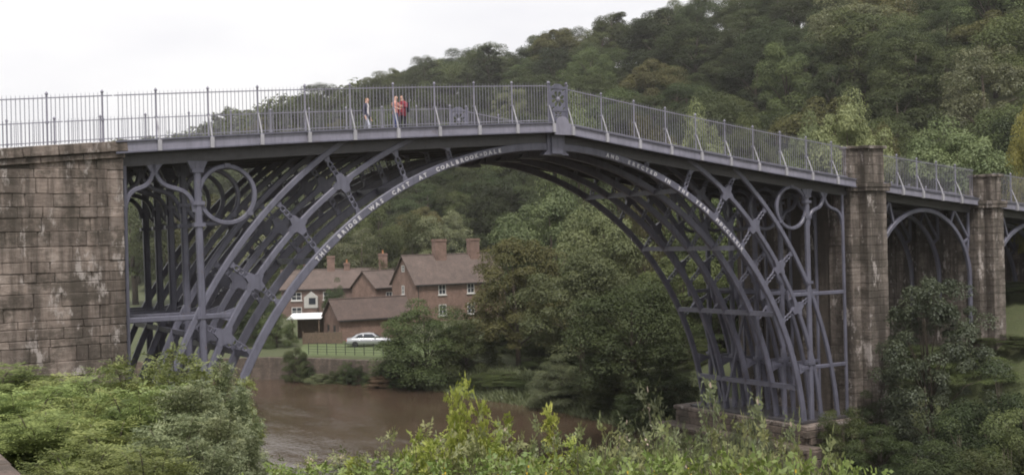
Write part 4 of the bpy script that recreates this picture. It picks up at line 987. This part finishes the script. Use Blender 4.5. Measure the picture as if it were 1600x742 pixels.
def tree_px(key, px, depth, ytop, wpx, name, label, cat='tree', group=None, zb=None):
    x, y = gxy(px, depth); zb = Hs(x, y) if zb is None else zb; zb = max(zb, ZW)-0.15; zt = ztop(px, ytop, depth)
    R0 = {'h': 4.4, 'b': 4.0, 'a': 3.4, 'c': 2.6}[key[0]]; R0 = 5.0 if key.startswith('bush') else R0
    return plant_tree(key, x, y, zb, wpx/FPX*depth/2/R0*1.05, (zt-zb)/10.0, name, label, cat, group)
BANK = [
 ('bank0', 985, 78, 425, 190, 'dense dark leafy tree overhanging the water beside the arch feet'),
 ('bank3', 905, 88, 385, 180, 'greyish green tree on the far bank behind the dark overhanging one'),
 ('bank2', 806, 97, 362, 150, 'yellow-olive tree on the far bank partly hiding the big brick house'),
 ('bank3', 862, 112, 288, 180, 'pale green rounded tree rising behind the olive riverside tree'),
 ('bush1', 664, 99, 442, 175, 'bushy green tree leaning over the river wall below the brick house'),
 ('bush1', 726, 97.5, 472, 105, 'small green tree at the river edge between the leaning tree and the olive one'),
 ('bank1', 1060, 92, 385, 150, 'green tree behind the lower ribs of the arch'),
 ('bank0', 1125, 100, 330, 170, 'dark tree behind the upper ribs at the tall pier'),
 ('bank3', 945, 104, 310, 150, 'pale tree filling the gap under the arch crown'),
 ('bank1', 1190, 92, 360, 150, 'shaded tree behind the iron columns by the pier'),
 ('ash_tree', 1454, 57, 414, 190, 'feathery dark green ash tree in front of the small side arch'),
 ('bank3', 1500, 88, 178, 165, 'rounded light green tree rising above the railing between the stone piers'),
 ('bank4', 1618, 74, 150, 70, 'yellowing tree beyond the side arch railing'),
 ('bank3', 1330, 92, 132, 130, 'pale thin-leaved tree above the railing by the tall pier'),
 ('bank2', 1375, 96, 178, 90, 'brownish small tree just behind the tall pier top'),
 ('bank3', 1098, 118, 152, 95, 'small pale tree rising over the middle of the sloping railing'),
 ('bank1', 1178, 112, 150, 85, 'small bright green tree over the sloping railing'),
 ('bank3', 1262, 106, 168, 90, 'pale shrubby tree over the lower end of the sloping railing'),
 ('bank2', 1010, 122, 160, 95, 'olive tree seen through the railing right of the centre panel'),
 ('bank3', 905, 130, 140, 110, 'light green tree seen through the railing at the centre panel')]
for key, px, d, yt, w, lab in BANK: tree_px(key, px, d, yt, w, 'ash_tree' if key == 'ash_tree' else 'riverside_tree', lab)
BUSH = [
 ('bush2', 872, 84, 548, 110, 'pale bushy shrub with brown stems at the water edge'),
 ('bush0', 768, 93, 575, 90, 'low dark shrub on the far bank below the olive tree'),
 ('bush1', 820, 90, 590, 90, 'low green shrub beside the pale one at the water edge'),
 ('bush0', 1035, 75, 555, 130, 'dark shrub beside the far feet of the ribs'),
 ('bush1', 945, 79, 605, 70, 'small green shrub under the dark overhanging tree'),
 ('bush0', 1555, 50, 545, 230, 'large dark laurel-like shrub below the side arches'),
 ('bush1', 1600, 46, 590, 190, 'green shrub beside the large dark one below the side arches'),
 ('bush0', 1490, 47, 640, 190, 'dark shrub at the foot of the feathery ash tree'),
 ('bush1', 1310, 57, 612, 110, 'small green shrub growing over the corner of the stone plinth'),
 ('bush1', 1365, 55, 640, 120, 'low green shrub between the plinth and the ash tree'),
 ('bush0', 458, 104.6, 522, 46, 'small shrub on the river wall beside the iron rib'),
 ('bush0', 522, 158, 428, 44, 'round clipped dark evergreen before the long terrace'),
 ('bush1', 565, 150, 462, 60, 'light green garden hedge shrub before the terrace window'),
 ('bush1', 430, 118, 470, 60, 'garden shrub beside the carport'),
 ('bush0', 400, 122, 440, 80, 'dark garden shrub behind the near iron ribs'),
 ('bush1', 536, 102.4, 556, 30, 'ivy-like clump hanging over the river wall'),
 ('bush3', 598, 99.6, 578, 70, 'dry brown clump growing along the foot of the river wall'),
 ('bush2', 498, 103.6, 582, 60, 'pale reeds and grass at the foot of the river wall'),
 ('bush2', 1165, 57.5, 622, 80, 'pale shrub in front of the far rib feet'),
 ('bush0', 350, 128, 470, 110, 'dark shrub seen between the lower iron ribs')]
for key, px, d, yt, w, lab in BUSH: tree_px(key, px, d, yt, w, 'shrub', lab, 'shrub')
# the wooded hillside: jittered rows, coarser with distance
cand = []
s_ = 72.0; ri_ = 0
while s_ < 225:
    al = 20.0
    while al < 860:
        dist = math.hypot(s_, al); sp = 7.2 + dist*0.024
        ss = s_ + rng.uniform(-3, 3); aa = al + rng.uniform(-0.4, 0.4)*sp
        xy = CAM[:2] + RNRM*ss + RDIR*aa; al += sp
        d = np.array([xy[0]-CAM[0], xy[1]-CAM[1]]); dep = d@FH_; lat = d@RH_; px = 800+FPX*lat/dep
        if s_ < 100 and (px < 1150 or xy[1] < 13): continue
        if dep > 30 and -40 < px < 1680: cand.append((dep, float(xy[0]), float(xy[1]), px, ss))
    s_ += 9.6; ri_ += 1
cand.sort(); hill_lab = {0: 'dark green broadleaf tree in the hillside wood', 1: 'mid green broadleaf tree in the hillside wood', 2: 'olive-brown tree in the hillside wood', 3: 'pale grey-green tree in the hillside wood', 7: 'dark pointed evergreen in the hillside wood'}
near = cand[:300]; far = cand[300:]
def pick():
    u = random.random()
    return 0 if u < 0.2 else 1 if u < 0.4 else 2 if u < 0.46 else 3 if u < 0.5 else 4 if u < 0.7 else 5 if u < 0.84 else 6 if u < 0.96 else 7
for dep, x, y, px, ss in near:
    k = pick(); hgt = random.uniform(9.5, 17.5) if k != 7 else random.uniform(13, 18); z = Hs(x, y)-0.3
    plant_tree('cone' if k == 7 else f'hill{k}', x, y, z, random.uniform(0.85, 1.55)*(hgt/13)**0.5*(1+dep*0.0006), hgt/10, 'hillside_tree', hill_lab[{4: 0, 6: 0, 5: 1}.get(k, k)], 'tree', 'trees of the hillside wood')
if far:
    QV, QT = [], []
    lows = [crown_leaves(200+i, 4.6, 0.5, 10.0, 34, 900, 0.95) for i in range(4)]
    for dep, x, y, px, ss in far:
        V, t, _ = lows[random.randrange(4)]; a = random.uniform(0, 6.28); c, s2 = math.cos(a), math.sin(a); k = random.uniform(1.1, 1.6); hz = random.uniform(0.95, 1.4)
        W_ = np.empty_like(V); W_[..., 0] = (V[..., 0]*c-V[..., 1]*s2)*k+x; W_[..., 1] = (V[..., 0]*s2+V[..., 1]*c)*k+y; W_[..., 2] = V[..., 2]*hz+Hs(x, y)-0.3
        QV.append(W_); QT.append(np.clip(t*0.6+random.uniform(0, 0.4), 0, 1))
    o = link('distant_woodland', quad_mesh('distant_woodland', np.concatenate(QV), 'leaf_mid', np.concatenate(QT)))
    tag(o, 'far wooded ridge fading behind the bridge deck', 'woodland', None, 'stuff')
print('hill trees', len(near), 'far', len(far))
# undergrowth along the foot of the hill and behind the bridge
for i, (px, d, yt, w) in enumerate([(1230, 84, 330, 200), (1290, 80, 420, 160), (1330, 95, 240, 160), (1420, 90, 230, 140), (1570, 82, 260, 150), (1150, 100, 250, 160), (640, 175, 330, 100), (560, 180, 350, 110), (470, 190, 330, 120), (400, 195, 300, 130), (330, 200, 290, 130), (270, 210, 280, 130), (210, 220, 300, 130), (700, 172, 320, 110), (590, 190, 300, 100), (520, 200, 290, 100)]):
    tree_px(('hill1', 'hill3', 'hill5', 'hill3', 'hill2', 'hill1')[i % 6], px, d, yt, w, 'riverside_tree', ['mid green leafy tree in the belt behind the bridge', 'pale leafy tree in the belt behind the bridge', 'mid green leafy tree in the belt behind the bridge', 'pale leafy tree in the belt behind the bridge', 'olive leafy tree in the belt behind the bridge', 'mid green leafy tree in the belt behind the bridge'][i % 6], 'tree', 'tree belt behind the bridge')


# low growth that closes the far bank and the foot of the bridge
LOW = [(640,102.5,560,60,0),(700,99,560,80,1),(735,96,585,80,0),(790,92,580,100,1),(850,96,560,110,0),(905,84,590,100,0),(960,80,570,110,1),(1005,74,590,110,0),(1070,84,520,140,1),(1120,88,480,150,0),(1000,92,480,170,0),(900,100,470,180,1),(830,108,470,160,0),(765,108,520,110,1),(715,108,530,80,0),(1210,98,420,160,1),
       (1420,66,520,160,0),(1510,64,540,150,1),(1575,66,520,130,0),(1600,72,440,140,0),(1450,80,470,160,0),(1530,84,400,170,0),(1380,84,420,150,1),(1340,60,600,90,0),(1420,50,690,150,0),(1570,44,660,220,1),(478,104.6,562,30,0),(515,103.0,574,34,1),(552,101.6,561,40,0),(585,100.3,570,50,1),(615,99,562,50,0),(640,98,566,50,1),(655,103,575,60,1)]
for px, d, yt, w, k in LOW: tree_px(f'bush{k}', px, d, yt, w, 'shrub', ['dark low shrub in the growth along the far bank', 'green low shrub in the growth along the far bank'][k], 'shrub', 'low growth along the far bank')
for px, d, yt, w in ((1410,92,290,150),(1470,98,300,150),(1540,96,320,150),(1600,94,330,150)): tree_px('bank0', px, d, yt, w, 'riverside_tree', 'dark tree standing behind the small side arches', 'tree', 'trees behind the side arches')

# ------------------------------------------------------------------ foreground vegetation
def sprays(seed, base, dirs, rlen, nl, L, W, droop=0.35):
    """pinnate leaves: base (n,3), dirs (n,3)"""
    r_ = np.random.default_rng(seed); n = len(base); dirs = unit(dirs); out = []; tint = []
    side = unit(np.cross(dirs, np.array([0, 0, 1.0])+r_.normal(size=(n, 3))*0.25)); up = np.cross(side, dirs); ct = r_.uniform(0, 1, n)
    ln = rlen*r_.uniform(0.7, 1.25, n)
    for j in range(nl):
        u = (j//2+1)/(nl//2+1); s_ = 1 if j % 2 else -1
        c = base + dirs*(ln*u)[:, None] - np.array([0, 0, 1.0])*(droop*ln*u*u)[:, None]
        if j == nl-1: t = dirs - np.array([0, 0, 0.4])
        else: t = side*s_ + dirs*0.45 + r_.normal(size=(n, 3))*0.16 - np.array([0, 0, 0.18])
        nrm = up + side*s_*0.25 + r_.normal(size=(n, 3))*0.22
        Ls = L*r_.uniform(0.75, 1.2, n)*(1.05-0.35*abs(u-0.45)); out.append(leaf_quads(c, nrm, t, Ls, Ls*W)); tint.append(np.clip(0.55*ct+0.45*r_.uniform(0, 1, n), 0, 1))
    return np.concatenate(out), np.concatenate(tint)
FG = {}
def fg_shrub(key, seed, mat, R_, H_, n, rlen, nl, L, W, nst=14, upright=0.5, flowers=None, spread=0.3):
    r_ = np.random.default_rng(seed); stems = MB(); tips = []; dirs = []
    for i in range(nst):
        a = r_.uniform(0, 6.28); rr = R_*math.sqrt(r_.uniform(0.02, 1)); hh = H_*(1-0.45*(rr/R_)**2)*r_.uniform(0.6, 1.12)
        p0 = np.array([0.25*rr*math.cos(a), 0.25*rr*math.sin(a), -0.15]); p3 = np.array([rr*math.cos(a), rr*math.sin(a), hh])
        pts = [p0*(1-t)**1.4 + p3*t + np.array([0, 0, 0.22*hh*math.sin(math.pi*t)]) for t in np.linspace(0, 1, 6)]
        stems.tube(pts, np.array([0.016, 0.013, 0.011, 0.008, 0.006, 0.003])*(0.6+0.5*H_), 4)
        m_ = n//nst
        t = r_.uniform(0.18, 1.0, m_)**0.75; P = np.array([[np.interp(q, np.linspace(0, 1, 6), [z[k] for z in pts]) for k in range(3)] for q in t])
        b = r_.uniform(0, 6.28, m_); spr = R_*spread*(1.15-t*0.75)
        dd = np.stack([np.cos(b), np.sin(b), r_.uniform(-0.15, 0.9, m_)*upright*2], 1)
        P = P + unit(dd)*(spr*r_.uniform(0, 1, m_))[:, None]; P[:, 2] = np.maximum(P[:, 2], 0.02)
        tips.append(P); dirs.append(dd + np.array([math.cos(a), math.sin(a), 0.1])*0.35)
    V, tn = sprays(seed+1, np.concatenate(tips), np.concatenate(dirs), rlen, nl, L, W)
    fl = None
    if flowers:
        mat_f, nf, fs = flowers; k = r_.integers(0, sum(len(q) for q in tips), nf); P = np.concatenate(tips)[k]; P = P[P[:, 2] > 0.45*H_]
        P = np.repeat(P, 5, 0)+r_.normal(size=(len(P)*5, 3))*fs*0.9
        fl = quad_mesh('blossom', leaf_quads(P, r_.normal(size=P.shape)+np.array([0, 0, 1]), r_.normal(size=P.shape), np.full(len(P), fs), np.full(len(P), fs*0.9)), mat_f)
    FG[key] = (quad_mesh('foliage', V, mat, tn), stems.mesh('stems', 'bark', True, fix=False), fl, float(np.percentile(np.hypot(V[..., 0], V[..., 1]), 96)), float(np.percentile(V[..., 2], 98.5)))
for i in range(3): fg_shrub(f'elder{i}', 300+i, 'leaf_ash' if i < 2 else 'leaf_elder', 1.25, 2.0, 1900, 0.36, 13, 0.095, 0.27, 30, 0.4, spread=0.17)
for i in range(3): fg_shrub(f'herb{i}', 320+i, 'leaf_herb', 0.55, 1.0, 520, 0.15, 7, 0.062, 0.36, 20, 0.7, (('seed_head', 26, 0.03), ('flower_white', 14, 0.018), ('seed_head', 14, 0.025))[i])
for i in range(2): fg_shrub(f'robinia{i}', 340+i, 'leaf_robinia', 0.5, 1.5, 480, 0.17, 11, 0.05, 0.55, 9, 0.6)
fg_shrub('brush', 350, 'leaf_pale', 1.2, 1.8, 1900, 0.16, 7, 0.085, 0.26, 22, 0.6, ('seed_head', 40, 0.05))
fg_shrub('sprig', 352, 'leaf_robinia', 0.16, 1.6, 110, 0.15, 11, 0.048, 0.55, 2, 0.6)
fg_shrub('nettle', 354, 'leaf_grass', 0.5, 0.9, 700, 0.10, 5, 0.06, 0.42, 26, 0.5, ('flower_yellow', 10, 0.02))
def plant(key, px, depth, ytop, wpx, name, label, cat='shrub', group=None):
    fo, st, fl, R_, H_ = FG[key]; x, y = gxy(px, depth); zb = Hs(x, y)-0.05; h = max(0.25, ztop(px, ytop, depth)-zb)
    t = tag(empty(name, (x, y, zb), random.uniform(0, 6.28)), label, cat, group); sx = wpx/FPX*depth/2/R_; t.scale = (sx, sx, h/H_)
    link('stems', st, t); link('foliage', fo, t)
    if fl: link('blossom', fl, t)
for i, (px, d, yt, w, k) in enumerate([(-30,18,582,260,0),(70,17,596,230,1),(150,16,592,200,0),(212,15.5,572,170,1),(272,15,560,150,0),(322,15.5,578,130,2),(362,16,600,90,1),(20,14.5,612,240,1),(120,13.5,625,220,0),(215,13,612,210,1),(300,13,606,190,2),(352,13.5,616,110,2),
                                     (60,11.5,650,220,0),(165,11,668,230,1),(262,11,662,210,2),(336,11,655,140,2),(120,9.8,705,170,1),(225,9.4,708,210,0),(312,9.4,698,170,2),(372,10.4,690,90,2)]):
    plant(f'elder{k}', px, d, yt, w, 'elder_bush', 'feathery bright green bush in the thicket below the stone abutment' if k < 2 else 'greyish green bush at the river side of the thicket below the abutment', 'bush', 'thicket below the abutment')
r3 = random.Random(11)
for i in range(34):
    px = 425 + i*27 + r3.uniform(-14, 14); d = r3.uniform(8.6, 12.5)
    yt = (np.interp(px, [420, 560, 650, 760, 880, 930, 1010, 1120, 1230, 1330, 1400], [728, 726, 702, 690, 694, 704, 690, 700, 722, 752, 770]))+r3.uniform(-8, 14)
    k = r3.randrange(3); plant(f'herb{k}', px, d, yt, r3.uniform(90, 150), 'wild_herb', ['grey-green herb with brown seed heads on the near bank', 'grey-green herb with small white blossoms on the near bank', 'fine-leaved herb with dry tips on the near bank'][k], 'herb', 'herbs on the near bank')
for i in range(26):
    px = 400 + i*38 + r3.uniform(-15, 15); d = r3.uniform(7.4, 9.0)
    plant('nettle', px, d, np.interp(px, [400, 900, 1200, 1400], [735, 728, 738, 760])+r3.uniform(-8, 10), r3.uniform(120, 180), 'nettle_clump', 'low bright green nettle clump at the front of the near bank', 'herb', 'nettles on the near bank')
for px, d, yt, w, lab in ((722, 9.6, 606, 75, 'tall yellow-green sapling standing above the herbs before the river'), (700, 9.9, 672, 110, 'bushy yellow-green sapling at the foot of the tall one'), (800, 10.0, 668, 110, 'broad yellow-green sapling to one side of the tall one'),
                          (770, 9.4, 692, 100, 'short yellow-green sapling between two larger ones'), (650, 10.2, 686, 80, 'small yellow-green sapling beside the bushy one')):
    plant('robinia0' if w > 90 else 'robinia1', px, d, yt, w, 'robinia_sapling', lab, 'sapling')
for px, d, yt, w, lab in ((862, 9.8, 640, 40, 'single thin sprig of yellow-green leaves against the far bank'), (905, 10, 690, 60, 'short leafy sprig with yellow-green leaves beside the water'), (540, 10.5, 712, 60, 'low leafy sprig among the herbs near the thicket')):
    plant('sprig', px, d, yt, w, 'leafy_sprig', lab, 'plant')
for i, (px, d, yt, w) in enumerate([(960, 17, 706, 150), (1035, 18.5, 676, 190), (1105, 20, 680, 170), (1175, 19, 706, 150), (1060, 15, 712, 170), (1140, 15, 728, 150), (985, 14, 722, 150), (1225, 17, 736, 120)]):
    plant('brush', px, d, yt, w, 'pale_brush', 'pale silvery brushwood on the bank before the stone plinth', 'bush', 'pale brushwood on the near bank')
# grass and litter cover of the near bank
r_ = np.random.default_rng(5); n = 60000
dd = r_.uniform(5.5, 22, n); px = r_.uniform(-60, 1500, n); lat = (px-800)/FPX*dd
gx_ = CAM[0]+FH_[0]*dd+RH_[0]*lat; gy_ = CAM[1]+FH_[1]*dd+RH_[1]*lat; ok = gx_ > -26.2; gx_, gy_, dd = gx_[ok], gy_[ok], dd[ok]; n = len(gx_)
P = np.stack([gx_, gy_, H(gx_, gy_)-0.03], 1); td = np.stack([r_.normal(size=n)*0.35, r_.normal(size=n)*0.35, np.ones(n)], 1)
L_ = r_.uniform(0.12, 0.42, n); o = link('grass', quad_mesh('grass', leaf_quads(P, np.stack([r_.normal(size=n), r_.normal(size=n), np.full(n, 0.1)], 1), td, L_, L_*0.05), 'leaf_grass', r_.uniform(0, 1, n)))
tag(o, 'rough grass covering the near river bank', 'grass', None, 'stuff')
# rank growth on the far bank slope
n = 26000; t = r_.uniform(0, 1, n); seg = np.array([(17.2,14),(17.6,20),(18,28),(17,35),(17,42),(16,48)], float); k = np.minimum((t*5).astype(int), 4); f_ = (t*5)-k
q = seg[k]*(1-f_)[:, None]+seg[k+1]*f_[:, None]; gx_ = q[:, 0]+r_.uniform(0.2, 5.5, n); gy_ = q[:, 1]
P = np.stack([gx_, gy_, H(gx_, gy_)-0.05], 1); L_ = r_.uniform(0.2, 0.75, n)
o = link('bank_grass', quad_mesh('bank_grass', leaf_quads(P, r_.normal(size=(n, 3)), np.stack([r_.normal(size=n)*0.4-0.2, r_.normal(size=n)*0.4, np.ones(n)], 1), L_, L_*0.14), 'leaf_pale', r_.uniform(0, 1, n)))
tag(o, 'pale rank grass on the far bank slope', 'grass', None, 'stuff')
# path of worn slabs at the edge of the near bank
pt = structure(MB().box(-29.4, -26.74, -40, -16, 7.3, 7.78).build('path', 'mortar'))
yy = -39.9
row = 0
while yy < -16.5:
    dl_ = random.choice((0.45, 0.55, 0.7)); xx = -26.7
    while xx > -29.3:
        w = random.choice((0.7, 0.9, 1.1)); o = block(q5(w)-0.02, dl_-0.025, 0.12, 'slab', 'slab_stone', pt, (xx-w/2, yy+dl_/2, 7.82+random.uniform(-0.008, 0.008)), 0, 0.015, 0.008); xx -= w
    yy += dl_; row += 1

# ------------------------------------------------------------------ damp air over the gorge
m = bpy.data.materials.new('air'); m.use_nodes = True; nt = m.node_tree; nt.nodes.clear(); MATS['air'] = m
vo = nt.nodes.new('ShaderNodeVolumePrincipled'); vo.inputs['Color'].default_value = (0.98, 0.96, 0.96, 1); vo.inputs['Density'].default_value = 0.00024; vo.inputs['Anisotropy'].default_value = 0.3
mo = nt.nodes.new('ShaderNodeOutputMaterial'); nt.links.new(vo.outputs['Volume'], mo.inputs['Volume'])
o = MB().box(-660, 660, -270, 1010, -7, 110).build('haze', 'air'); tag(o, 'thin pale haze filling the wooded gorge', 'haze', None, 'stuff')
